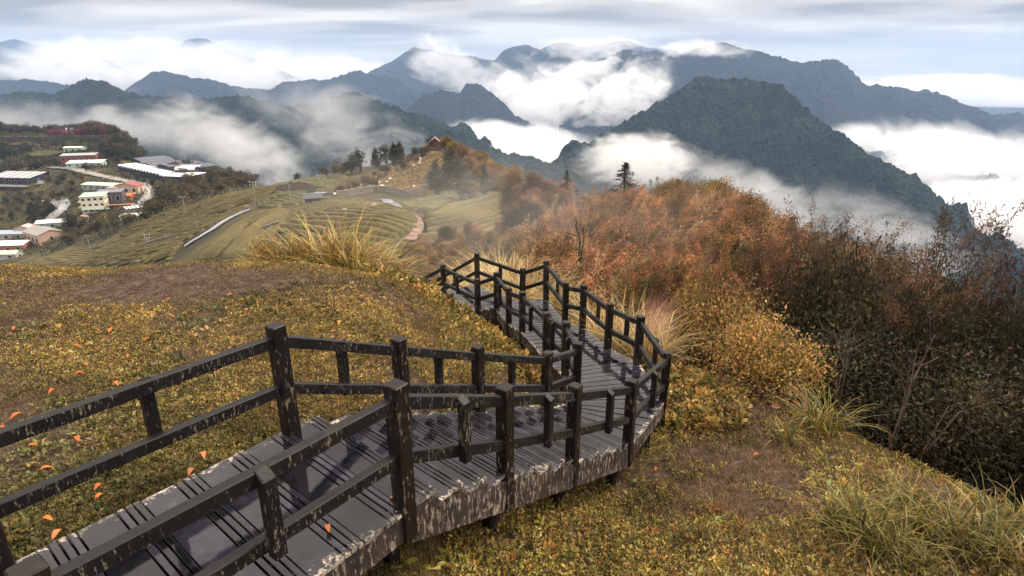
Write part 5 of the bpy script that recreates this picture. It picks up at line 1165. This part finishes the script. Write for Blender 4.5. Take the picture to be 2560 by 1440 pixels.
house(245, 476, 26, 10, 3.4, -0.22, 'long low shed with a pale green metal roof beside the road', (0.30, 0.34, 0.32), (0.56, 0.64, 0.50), 'gable', 5, 1, cat='shed', rise=0.8, name='shed')
house(212, 418, 26, 9, 3.2, 0.22, 'long house with a cream metal roof below the terraces', (0.36, 0.48, 0.45), (0.68, 0.66, 0.54), 'flat', 5, 1, rise=1.3, name='house')
house(198, 408, 26, 8, 6.4, 0.25, 'dark red walled house with a grey roof behind the cream metal roof', (0.22, 0.05, 0.05), (0.36, 0.37, 0.36), 'flat', 6, 1, rise=1.0)
house(184, 384, 16, 8, 5.0, 0.12, 'small pale green house with a cream roof on the terraces', (0.36, 0.50, 0.40), (0.60, 0.60, 0.48), 'gable', 3, 1, rise=1.0)
house(28, 466, 34, 16, 6.5, -0.12, 'dark shed with a pale striped roof at the left edge', (0.025, 0.028, 0.04), (0.42, 0.44, 0.47), 'flat', 7, 1, cat='shed', rise=2.2, name='shed', ribs=5)
house(22, 476, 30, 5, 2.5, -0.12, 'low dark lean-to in front of the striped roof shed', (0.03, 0.03, 0.035), (0.16, 0.15, 0.15), 'flat', 0, 1, cat='shed', rise=0.5, name='shed')
house(82, 612, 19, 13, 6.5, -0.55, 'salmon house with a broad grey roof at the lower left', (0.46, 0.30, 0.23), (0.30, 0.28, 0.26), 'gable', 4, 1, rise=2.2)
house(133, 572, 17, 9, 3.6, 0.35, 'low shed with a white roof above the salmon house', (0.33, 0.42, 0.36), (0.75, 0.76, 0.74), 'gable', 3, 1, cat='shed', rise=1.2, name='shed')
house(18, 602, 20, 8, 4, 0.1, 'pale blue roofed house at the lower left edge', (0.40, 0.36, 0.33), (0.36, 0.42, 0.48), 'gable', 3, 1, rise=1.4)
house(60, 590, 9, 6, 4.5, 0.1, 'little house with a pinkish roof behind the salmon house', (0.5, 0.42, 0.38), (0.60, 0.42, 0.38), 'front', 2, 1, rise=1.6)
house(22, 632, 16, 7, 4, 0.12, 'white roofed building low at the left edge', (0.35, 0.14, 0.09), (0.74, 0.74, 0.70), 'flat', 3, 1, rise=1.0)
house(12, 650, 12, 6, 3, 0.12, 'pale green roofed building peeping over the mound at the left edge', (0.4, 0.4, 0.36), (0.52, 0.64, 0.50), 'gable', 2, 1, rise=1.4)
house(205, 558, 5, 4, 3.0, 0.2, 'small shrine-like hut with a faded red roof under the cream house', (0.5, 0.42, 0.38), (0.42, 0.20, 0.17), 'front', 1, 1, cat='hut', rise=1.4, name='hut')
house(325, 548, 9, 5, 1.6, 0.3, 'low white roofed shelter below the road bend', (0.4, 0.4, 0.38), (0.80, 0.80, 0.76), 'flat', 1, 1, cat='shed', rise=0.4, name='shed')
house(348, 528, 12, 6, 2.0, 0.75, 'white slatted shelter along the lower road bend', (0.2, 0.2, 0.2), (0.68, 0.68, 0.66), 'flat', 0, 1, cat='shed', rise=0.3, name='shed', ribs=6)
house(88, 440, 7, 4, 2.5, 0.1, 'dark little hut beside the narrow concrete lane', (0.04, 0.035, 0.04), (0.07, 0.06, 0.07), 'gable', 1, 1, cat='hut', rise=0.8, name='hut')
house(1088, 373, 4.8, 4.6, 1.5, 0.1, 'little brick red pavilion with a steep roof on the hilltop', (0.24, 0.12, 0.10), (0.27, 0.13, 0.11), 'front', 2, 1, cat='pavilion', rise=2.8, eave=1.0, name='pavilion', sink=2)
house(785, 509, 4.2, 3.5, 1.1, 0.35, 'low dark sheet roofed shed in the tea field', (0.10, 0.10, 0.10), (0.06, 0.065, 0.075), 'flat', 0, 1, cat='shed', rise=0.5, name='shed', sink=1)
# greenhouses
def greenhouse(u0, v0, u1, v1, dp, h, bays, label, roofc, wallc, arched=True, axis='x'):
    A = hit(u0, v0, 60, 1100, 1400); B = hit(u1, v1, 60, 1100, 1400); w = np.linalg.norm((B-A)[:2]); rz = math.atan2(B[1]-A[1], B[0]-A[0])
    z = (A[2]+B[2])/2; root = empty('greenhouse', (A[0], A[1], z), rz); tag(root, label, 'greenhouse', 'greenhouses beyond the road')
    box('wall', 0, w, 0, dp, -4, h, cm(wallc, 0.8), root)
    for i in range(bays):
        x0 = i*w/bays; x1 = (i+1)*w/bays-(0.35 if arched else 0.15); k = 7; V = []; 
        for j in range(k+1):
            a = math.pi*j/k; x = (x0+x1)/2-(x1-x0)/2*math.cos(a); zz = h+0.05+(x1-x0)*(0.28 if arched else 0.05)*math.sin(a)
            V += [(x, -0.4, zz), (x, dp+0.4, zz)]
        Fq = [(2*j, 2*j+1, 2*j+3, 2*j+2) for j in range(k)]
        V = np.array(V); V2 = V-[0, 0, 0.12]; n_ = len(V); VV = np.concatenate([V, V2]); FF = Fq+[tuple(q+n_ for q in reversed(f)) for f in Fq]+[(2*j+n_, 2*j+2+n_, 2*j+2, 2*j) for j in range(k)]
        new_mesh('roof', VV, FF, cm(roofc, 0.4), root, smooth=False)
greenhouse(296, 428, 402, 450, 13, 3.6, 14, 'long row of white arched greenhouse bays above the road', (0.62, 0.63, 0.64), (0.03, 0.03, 0.04))
greenhouse(330, 418, 395, 428, 24, 5.0, 2, 'flat dark netting shade house left half behind the white bays', (0.060, 0.060, 0.080), (0.03, 0.03, 0.04), False)
greenhouse(396, 428, 458, 436, 26, 5.0, 2, 'flat dark netting shade house right half behind the white bays', (0.060, 0.060, 0.080), (0.028, 0.028, 0.038), False)
greenhouse(404, 458, 470, 452, 20, 3.8, 7, 'block of seven white roof strips at the end of the greenhouses', (0.64, 0.64, 0.60), (0.04, 0.045, 0.06), False)
greenhouse(487, 434, 512, 431, 14, 3.5, 2, 'small two-bay grey greenhouse right of the big ones', (0.50, 0.50, 0.50), (0.05, 0.05, 0.055))
def tank(u, v, r, h, label):
    p = hit(u, v, 60, 1100, 1400); root = empty('water_tank', tuple(p)); tag(root, label, 'water tank', 'white water tanks'); k = 14
    a = np.arange(k)*2*math.pi/k
    V = np.concatenate([[(r*math.cos(t), r*math.sin(t), -2) for t in a], [(r*math.cos(t), r*math.sin(t), h) for t in a], [(0, 0, h+r*0.35)]])
    new_mesh('body', V, [(i, (i+1) % k, k+(i+1) % k, k+i) for i in range(k)], cm((0.7, 0.7, 0.7), 0.5), root)
    new_mesh('lid', V, [(k+i, k+(i+1) % k, 2*k) for i in range(k)], cm((0.62, 0.62, 0.62), 0.5), root)
tank(422, 398, 2.0, 4.0, 'left white water tank above the greenhouses'); tank(434, 397, 1.7, 3.8, 'right white water tank above the greenhouses'); tank(174, 331, 3.0, 4.2, 'left white water tank behind the pink blossoms'); tank(186, 331, 3.0, 4.2, 'right white water tank behind the pink blossoms')
house(238, 332, 6, 5, 2.5, 0.0, 'tiny white roofed kiosk among the skyline trees at the left', (0.4, 0.3, 0.3), (0.75, 0.72, 0.70), 'front', 1, 1, cat='hut', rise=2.0, name='hut')
house(316, 502, 6, 5, 3.2, 0.2, 'orange machinery shed beside the dark walled house', (0.60, 0.17, 0.04), (0.62, 0.20, 0.05), 'gable', 1, 1, cat='shed', rise=0.8, name='shed'); house(328, 494, 5, 3, 2.2, 0.5, 'orange container behind the orange shed', (0.60, 0.20, 0.06), (0.66, 0.22, 0.06), 'flat', 0, 1, cat='container', rise=0.1, name='container')
# utility poles
M_pole = cm((0.28, 0.27, 0.25), 0.7)
def pole(ub, vb, vt, label, arms=1, thick=0.20):
    p = hit(ub, vb, 60, 1100, 1400); x, t = ray(ub, vt); top = t*p[1]; hh = top-p[2]; root = empty('utility_pole', tuple(p)); tag(root, label, 'utility pole', 'utility poles'); g = Geo()
    g.beam((0, 0, -0.5), (0, 0, hh), thick, thick, up=(0, 1, 0.001), ch=0.28); g.obj('shaft', M_pole, root)
    for i in range(arms):
        g = Geo(); g.beam((-1.1, 0, hh-0.5-0.9*i), (1.1, 0, hh-0.5-0.9*i), 0.14, 0.14); c = g.obj('crossarm', M_pole, root)
        for s in (-0.95, 0, 0.95):
            g = Geo(); g.beam((s, 0, hh-0.43-0.9*i), (s, 0, hh-0.1-0.9*i), 0.16, 0.16, up=(0, 1, 0)); g.obj('insulator', cm((0.75, 0.75, 0.75), 0.3), c)
for a in [(640, 518, 452, 'tall concrete utility pole at the end of the wet farm road', 2), (464, 536, 490, 'utility pole standing on the edge of the upper tea band', 1), (493, 570, 549, 'short pale post in the middle of the tea slope', 0), (228, 632, 588, 'utility pole low on the left in front of the tea slope', 1), (372, 612, 584, 'utility pole with crossarm behind the mound crest at the left', 2),
          (728, 511, 462, 'slim utility pole standing in the tea left of the curved stone wall', 0), (808, 484, 436, 'utility pole with crossarms on the field road left of the hill', 2), (64, 430, 402, 'utility pole beside the dark woods at the far left', 1), (70, 428, 404, 'second utility pole beside the dark woods at the far left', 0), (948, 492, 462, 'thin pole behind the long dry stone wall', 0)]:
    pole(*a)
M_rock = simple_mat('rock', (0.27, 0.20, 0.17), 0.9, 0.25, 1.5, 0.2, bump=0.8)
def rock(u, v, s, label, mat=None, grp='rocks in the tea field', name='rock', sq=0.7, d0=30, cat='rock', sd=0):
    p = hit(u, v, d0, 1100, 1400); V = IV*(1+0.35*(vnoise(IV[:, 0]*1.6+sd, IV[:, 1]*1.6+IV[:, 2]*1.3, sd)-0.5)[:, None])*np.array([1, 0.8, sq])*s
    o = new_mesh(name, V, IF, mat or M_rock, smooth=False); o.location = (p[0], p[1], p[2]+(0.35 if name == 'white_stone' else 0)); tag(o, label, cat, grp); return o
rock(861, 530, 1.1, 'pinkish boulder alone in the curved tea rows', sd=1); rock(936, 520, 1.1, 'largest boulder of the cluster right in the tea rows', sd=2, sq=1.0); rock(924, 514, 0.8, 'left boulder of the cluster in the tea rows', sd=3); rock(947, 525, 0.8, 'front boulder of the cluster in the tea rows', sd=4); rock(927, 526, 0.7, 'low flat boulder of the cluster in the tea rows', sd=5, sq=0.4)
M_white = cm((0.85, 0.83, 0.78), 0.6)
for i, (u, v) in enumerate([(877, 475), (890, 475), (898, 477), (903, 469), (909, 461), (923, 460), (922, 455), (924, 470), (926, 467), (945, 445), (947, 460), (949, 457), (957, 466), (975, 449), (967, 457), (1035, 416), (1050, 405), (1051, 397), (1052, 400), (1049, 410), (1087, 419), (1036, 468), (837, 487), (938, 473), (953, 467), (899, 476), (1052, 382), (905, 465)]):
    rock(u, v, 0.48, 'small white stone on the ochre hillside below the pavilion', M_white, 'white stones dotted over the hillside', 'white_stone', 0.6, 60, 'stone', i)
# ------------------------------------------------------------------ trees of the middle distance
def tree_build(seed, hgt, rad, cols, wts, name='tree', tips=150, per=12, ls=0.45, conical=False):
    r = np.random.default_rng(seed)
    if conical:
        B = [(0, 0, hgt*(0.22+0.15*i), rad*(1-0.17*i), rad*(1-0.17*i), hgt*0.16) for i in range(5)]
    else:
        B = [(r.normal(0, rad*0.35), r.normal(0, rad*0.35), hgt*r.uniform(0.30, 0.76), rad*r.uniform(0.45, 0.7), rad*r.uniform(0.45, 0.7), hgt*r.uniform(0.18, 0.28)) for _ in range(7)]
    return shrub_build(name, B, tips, per, ls, cols, wts, M_twig, seed, elong=0.6, tipr=0.32, trunk=0.16, ntw=14, mat=M_shrub)
TG = [(0.040, 0.046, 0.022), (0.060, 0.060, 0.026), (0.085, 0.072, 0.030), (0.028, 0.034, 0.020)]
TB = [(0.13, 0.095, 0.045), (0.09, 0.07, 0.034), (0.18, 0.125, 0.055), (0.06, 0.052, 0.028)]
TO = [(0.22, 0.16, 0.05), (0.14, 0.11, 0.04), (0.08, 0.07, 0.03)]
PR = {'dark': [tree_build(500+i, 8, 3.4, TG, [3, 3, 1.5, 3]) for i in range(3)], 'brown': [tree_build(510+i, 7.5, 3.6, TB, [3, 3, 2, 2]) for i in range(3)], 'olive': [tree_build(520+i, 7.5, 3.4, TO, [2, 3, 3]) for i in range(2)],
      'cypress': [tree_build(530, 9, 2.1, TG, [3, 3, 1, 3], conical=True, tips=260)], }
def put_tree(kind, u, v, s, label, group=None, sz=None, d0=60, cat='tree', pos=None):
    p = hit(u, v, d0, 1100, 1400) if pos is None else pos
    if p is None: return
    pr = PR[kind][R7.integers(len(PR[kind]))]
    inst(pr, p[0], p[1], s, R7.uniform(0, 6.28), label, cat, group or {'dark': 'dark round trees', 'brown': 'brownish trees', 'olive': 'olive trees', 'cypress': 'dark cypresses'}[kind], sz=sz)
for (k, u, v, s, sz, lab) in [('dark', 880, 435, 0.85, 0.9, 'dark round tree second from the left on the pavilion ridge'), ('dark', 904, 431, 1.0, 1.15, 'biggest dark round tree on the ridge left of the pavilion'), ('cypress', 940, 418, 0.8, 0.82, 'single dark column-shaped tree on the ridge left of the pavilion'), ('dark', 968, 404, 0.85, 1.0, 'left tree of the dark group near the pavilion'), ('cypress', 986, 400, 1.0, 0.85, 'middle tree of the dark group near the pavilion'), ('cypress', 1000, 396, 0.95, 0.85, 'right tree of the dark group near the pavilion'),
    ('brown', 858, 437, 0.75, 0.75, 'brownish bush tree left of the dark round trees on the ridge'), ('olive', 838, 440, 0.7, 0.7, 'faint olive tree at the left end of the ridge trees'), ('brown', 815, 441, 0.6, 0.5, 'low brownish bush at the left end of the ridge'), ('dark', 747, 447, 0.55, 0.42, 'lone round tree on the crest of the smooth green tea field'),
    ('dark', 1038, 385, 0.5, 0.55, 'small dark tree just left of the pavilion'), ('olive', 1056, 382, 0.5, 0.45, 'low olive bush left of the pavilion'), ('dark', 1076, 372, 0.55, 0.7, 'dark tree directly behind the pavilion'), ('cypress', 1128, 470, 1.6, 1.35, 'tallest dark conical tree on the hillside right of the pavilion'), ('cypress', 1090, 470, 1.0, 0.95, 'dark conical tree left of the tallest one below the pavilion'), ('dark', 1095, 488, 1.0, 1.0, 'dark broad tree at the foot of the conical trees'),
    ('olive', 1152, 500, 1.1, 0.95, 'olive bushy tree at the foot of the tallest conical tree'), ('olive', 1175, 497, 0.9, 0.7, 'olive bush right of the olive bushy tree'), ('brown', 1150, 440, 1.0, 0.85, 'brown bush tree on the slope right of the tallest conical tree'), ('cypress', 1212, 487, 0.62, 0.9, 'slim purplish conical tree on the right flank of the hill'), ('olive', 1240, 487, 0.7, 0.5, 'olive bush right of the slim conical tree')]:
    put_tree(k, u, v, s, lab, sz=sz)
# woods as many single trees, by region of the picture
def grove(px, n, kinds, lab, grp, smin=0.7, smax=1.15, d0=60, minsep=3.0):
    us = [p[0] for p in px]; vs = [p[1] for p in px]; P = np.array(px, float); c = 0; got = []
    for _ in range(n*8):
        u = R7.uniform(min(us), max(us)); v = R7.uniform(min(vs), max(vs))
        if not inside(P, np.array([u]), np.array([v]))[0] or keepout(u, v): continue
        p = hit(u, v, d0, 1100, 500)
        if p is None or any(abs(p[0]-q[0])+abs(p[1]-q[1]) < minsep for q in got): continue
        got.append(p); k = kinds[R7.integers(len(kinds))]; put_tree(k, u, v, R7.uniform(smin, smax), {'dark': 'dark', 'brown': 'brown', 'olive': 'olive', 'cypress': 'dark pointed'}[k]+' '+lab, grp+', '+k, pos=p); c += 1
        if c >= n: break
grove([(360, 545), (430, 520), (520, 492), (640, 462), (650, 455), (560, 440), (500, 445), (420, 470), (385, 500)], 62, ['dark', 'brown', 'brown', 'olive'], 'tree in the wood between the greenhouses and the tea slope', 'trees between the greenhouses and the tea', 0.7, 1.2)
grove([(255, 385), (290, 350), (330, 350), (360, 395), (350, 405), (290, 402)], 30, ['dark', 'dark', 'brown'], 'tree on the wooded bank right of the terraces', 'trees on the bank', 0.9, 1.5, minsep=5)
grove([(0, 330), (290, 333), (290, 328), (160, 326), (60, 326), (0, 322)], 46, ['dark', 'brown', 'dark'], 'tree in the skyline row behind the terraces', 'skyline trees behind the terraces', 0.7, 1.1, 200, minsep=5)
grove([(190, 324), (240, 314), (300, 330), (300, 338), (200, 334)], 22, ['dark', 'brown'], 'tree on the knoll behind the blossoming hedge', 'trees on the terrace knoll', 0.6, 1.0, 200, minsep=4)
grove([(0, 425), (55, 405), (140, 408), (150, 416), (120, 418), (60, 430), (0, 440)], 26, ['dark', 'dark', 'brown'], 'tree in the wood left of the cream metal roof', 'trees left of the red house', 0.7, 1.2)
grove([(0, 372), (60, 374), (75, 380), (50, 396), (0, 402)], 16, ['dark'], 'tree in the wood below the left terraces', 'trees below the terraces', 0.7, 1.2, 200, 5); grove([(95, 358), (160, 358), (165, 372), (100, 372)], 12, ['dark', 'brown'], 'tree in the gully between the terraces', 'trees in the gully', 0.45, 0.7, 200, 4)
grove([(60, 560), (75, 525), (130, 520), (140, 535), (110, 552), (90, 565)], 16, ['cypress', 'dark'], 'tree in the dark grove by the lower road', 'trees by the lower road', 0.6, 0.9)
grove([(0, 500), (120, 480), (200, 470), (200, 500), (100, 520), (0, 560)], 24, ['dark', 'olive', 'brown'], 'tree on the bank between shed and lower road', 'trees between the shed and the lower road', 0.4, 0.8); grove([(110, 440), (200, 440), (210, 450), (190, 468), (120, 465)], 16, ['dark', 'olive'], 'tree inside the loop of the village road', 'trees inside the road loop', 0.4, 0.7)
grove([(140, 600), (200, 565), (330, 555), (380, 535), (370, 560), (240, 585), (170, 612)], 28, ['brown', 'dark', 'olive'], 'tree in the strip below the cream house', 'trees below the cream house', 0.5, 0.95); grove([(300, 440), (330, 452), (390, 468), (400, 460), (350, 446)], 8, ['dark', 'olive'], 'tree on the bank above the road bend', 'trees above the road bend', 0.4, 0.7)
grove([(270, 408), (300, 398), (480, 392), (560, 408), (600, 432), (520, 436), (470, 412), (340, 402)], 30, ['brown', 'olive', 'dark'], 'tree on the rim behind the greenhouses', 'trees behind the greenhouses', 0.6, 1.0)
put_tree('dark', 216, 427, 0.7, 'round dark tree standing alone on the grass by the road', 'single village trees', sz=0.9); put_tree('dark', 310, 337, 0.9, 'umbrella-shaped tree alone on the edge right of the terraces', 'single village trees', d0=200)
put_tree('dark', 178, 572, 1.3, 'big dark tree between the white roofed shed and the cream house', 'single village trees', sz=1.5)
# bushes on the right flank of the pavilion hill and the hollow before the thicket
def bushes(px, n, protos, labs, grp, smin, smax, d0=30, minsep=1.6, zmul=1.0):
    P = np.array(px, float); got = []; c = 0
    for _ in range(n*10):
        u = R7.uniform(P[:, 0].min(), P[:, 0].max()); v = R7.uniform(P[:, 1].min(), P[:, 1].max())
        if not inside(P, np.array([u]), np.array([v]))[0]: continue
        p = hit(u, v, d0, 1100, 500)
        if p is None or any(abs(p[0]-q[0])+abs(p[1]-q[1]) < minsep for q in got): continue
        got.append(p); k = R7.integers(len(protos)); s = R7.uniform(smin, smax); inst(protos[k], p[0], p[1], s, R7.uniform(0, 6.28), labs[k], 'shrub', grp+' %s' % labs[k].split()[0], sz=s*zmul); c += 1
        if c >= n: break
bushes([(1110, 372), (1160, 385), (1200, 405), (1260, 440), (1290, 455), (1290, 490), (1250, 480), (1170, 430)], 46, [SH_OR[0], SH_OR[2], SH_OR[1]], ['brown shrub on the right flank of the pavilion hill', 'reddish shrub on the right flank of the pavilion hill', 'ochre shrub on the right flank of the pavilion hill'], 'shrubs on the hill flank', 1.3, 2.2, 60, 4)
bushes([(840, 482), (900, 455), (960, 425), (1050, 385), (1075, 378), (1060, 395), (1000, 430), (930, 470), (870, 490)], 30, [SH_OR[0], DK2], ['brown shrub on the crest left of the pavilion', 'dark shrub on the crest left of the pavilion'], 'shrubs on the hill crest', 0.5, 1.1, 60, 3)
bushes([(1280, 500), (1330, 470), (1420, 470), (1420, 520), (1320, 560), (1270, 560)], 22, [SH_OR[0], SH_OR[2], DK2], ['brown shrub between the tea field and the thicket', 'reddish shrub between the tea field and the thicket', 'dark shrub between the tea field and the thicket'], 'shrubs beside the tea field', 1.0, 1.6, 40, 2.2)
bushes([(1000, 700), (1010, 640), (1060, 615), (1130, 600), (1280, 570), (1340, 560), (1340, 680), (1200, 720), (1060, 720)], 60, [SH_OR[0], SH_OR[2], SH_OR[1], DK2], ['brown shrub in the hollow behind the boardwalk', 'reddish shrub in the hollow behind the boardwalk', 'ochre shrub in the hollow behind the boardwalk', 'dark shrub in the hollow behind the boardwalk'], 'shrubs in the hollow', 0.55, 1.0, 21.5, 1.4)
for i, (u, v, s, lab) in enumerate([(1125, 612, 1.0, 'dark round shrub at the near edge of the tea field'), (1290, 590, 1.3, 'dark shrub left of the rust thicket'), (1330, 585, 1.2, 'second dark shrub left of the rust thicket')]):
    p = hit(u, v, 22, 300, 800); inst(DK1, p[0], p[1], s, i*1.3, lab, 'shrub', 'dark shrubs by the tea field')
p = hit(1065, 596, 40, 300, 800); o = copy_tree(con); put(o, p[0], p[1], p[2]-0.1, 0.6, 1, 0.8); tag(o, 'small dark conifer at the near edge of the tea field', 'tree', 'conifers by the tea field')
# pink blossom hedge on the terraces
r_ = np.random.default_rng(5); P = []
for u in np.linspace(122, 285, 420):
    h_ = hit(u, 336-4*(u-122)/160+r_.normal(0, 0.6), 200, 1100, 700)
    if h_ is not None: P.append(h_+np.array([0, 0, r_.uniform(0.5, 4.0)]))
P = np.repeat(np.array(P), 5, axis=0)+r_.normal(0, 1.0, (len(P)*5, 3)); m = len(P)
V, Fq, Cc = leaf_geo(P, r_.normal(0, 1, (m, 3)), r_.normal(0, 1, (m, 3)), np.full(m, 1.4), np.full(m, 1.1), C=pick([(0.30, 0.05, 0.10), (0.20, 0.06, 0.08), (0.08, 0.07, 0.04)], [3, 2, 2], m, r_))
tag(new_mesh('blossom_hedge', V, Fq, M_shrub, col=np.clip(Cc, 0, 1), smooth=False), 'pink blossoming hedge along the top of the terraces', 'hedge', kind='stuff')
# undergrowth: rough low bushes wherever no tea or road runs
def undergrowth(px, n, size, cols, wts, label, d0=40, hmax=1.2, name='undergrowth'):
    Pw = np.array(px, float); r = R7; us = r.uniform(Pw[:, 0].min(), Pw[:, 0].max(), n); vs = r.uniform(Pw[:, 1].min(), Pw[:, 1].max(), n); k = inside(Pw, us, vs)
    Q = np.array([h for h in (hit(u, v, d0, 1100, 260) for u, v in zip(*[np.array([c for c in zip(us[k], vs[k]) if not keepout(*c)])[:, i] for i in (0, 1)])) if h is not None])
    per = 9; m = len(Q)*per
    P = np.repeat(Q, per, axis=0)+r.normal(0, size*0.9, (m, 3))*np.array([1, 1, 0]); P[:, 2] = H(P[:, 0], P[:, 1])+r.uniform(0, hmax, m)
    Ct = np.repeat(pick(cols, wts, len(Q), r, 0.25), per, axis=0)*(1+r.normal(0, 0.15, (m, 1)))
    ls = size*r.uniform(0.6, 1.3, m)
    V, Fq, Cc = leaf_geo(P, r.normal(0, 0.7, (m, 3))+[0, 0, 0.3], r.normal(0, 0.5, (m, 3))+[0, 0, 1.0], ls, ls*0.6, C=np.clip(Ct, 0.002, 1))
    tag(new_mesh(name, V, Fq, M_shrub, col=Cc, smooth=False), label, name.replace('_', ' '), kind='stuff')
undergrowth([(0, 410), (160, 400), (260, 400), (420, 440), (600, 440), (640, 465), (430, 545), (120, 640), (0, 640)], 5200, 1.0, TG+TB, [2, 2, 1, 2, 1, 1, 1, 1], 'rough dark scrub around the village', 60, 1.8)
undergrowth([(870, 480), (930, 445), (1000, 410), (1075, 380), (1110, 385), (1120, 470), (1050, 486), (950, 482)], 3200, 0.45, [(0.30, 0.19, 0.06), (0.22, 0.15, 0.055), (0.12, 0.10, 0.04), (0.35, 0.24, 0.09)], [4, 3, 1, 2], 'ochre dry scrub on the hillside below the pavilion', 60, 0.5)
undergrowth([(0, 322), (300, 325), (300, 420), (0, 420)], 2600, 1.2, TG+TB, [3, 3, 1, 3, 1, 1, 1, 1], 'dark scrub between the left terraces', 200, 1.0)
undergrowth([(1000, 720), (1010, 620), (1300, 560), (1500, 560), (1500, 720), (1250, 760)], 2600, 0.22, BRN, [3, 3, 2, 2, 2], 'brown undergrowth in the hollow behind the boardwalk', 18, 0.5)
undergrowth([(1480, 840), (1700, 560), (2100, 600), (2560, 700), (2560, 1250), (2200, 1130), (1850, 1000), (1700, 930)], 4200, 0.16, DKB+BRN, [2, 2, 2, 1, 1, 1, 1, 1, .5], 'tangled brown undergrowth beneath the right hand shrubs', 9, 0.45)

# a second run of railing further down the slope, glimpsed over the blond grass
fr_ = empty('path_railing', (0, 0, 0)); tag(fr_, 'far dark railing of the lower path seen over the blond grass', 'railing')
rp = [at_y(u, v, 24.5) for (u, v) in ((1318, 634), (1343, 630), (1366, 630), (1388, 642))]
for p in rp:
    g = Geo(); g.beam(p+np.array([0, 0, -3.0]), p, 0.12, 0.12, up=(0, 1, 0.01)); g.obj('post', M_post, fr_)
for a, b in zip(rp[:-1], rp[1:]):
    for o_ in (-0.12, -0.5):
        g = Geo(); g.beam(a+[0, 0, o_], b+[0, 0, o_], 0.07, 0.09); g.obj('rail', M_rail, fr_)
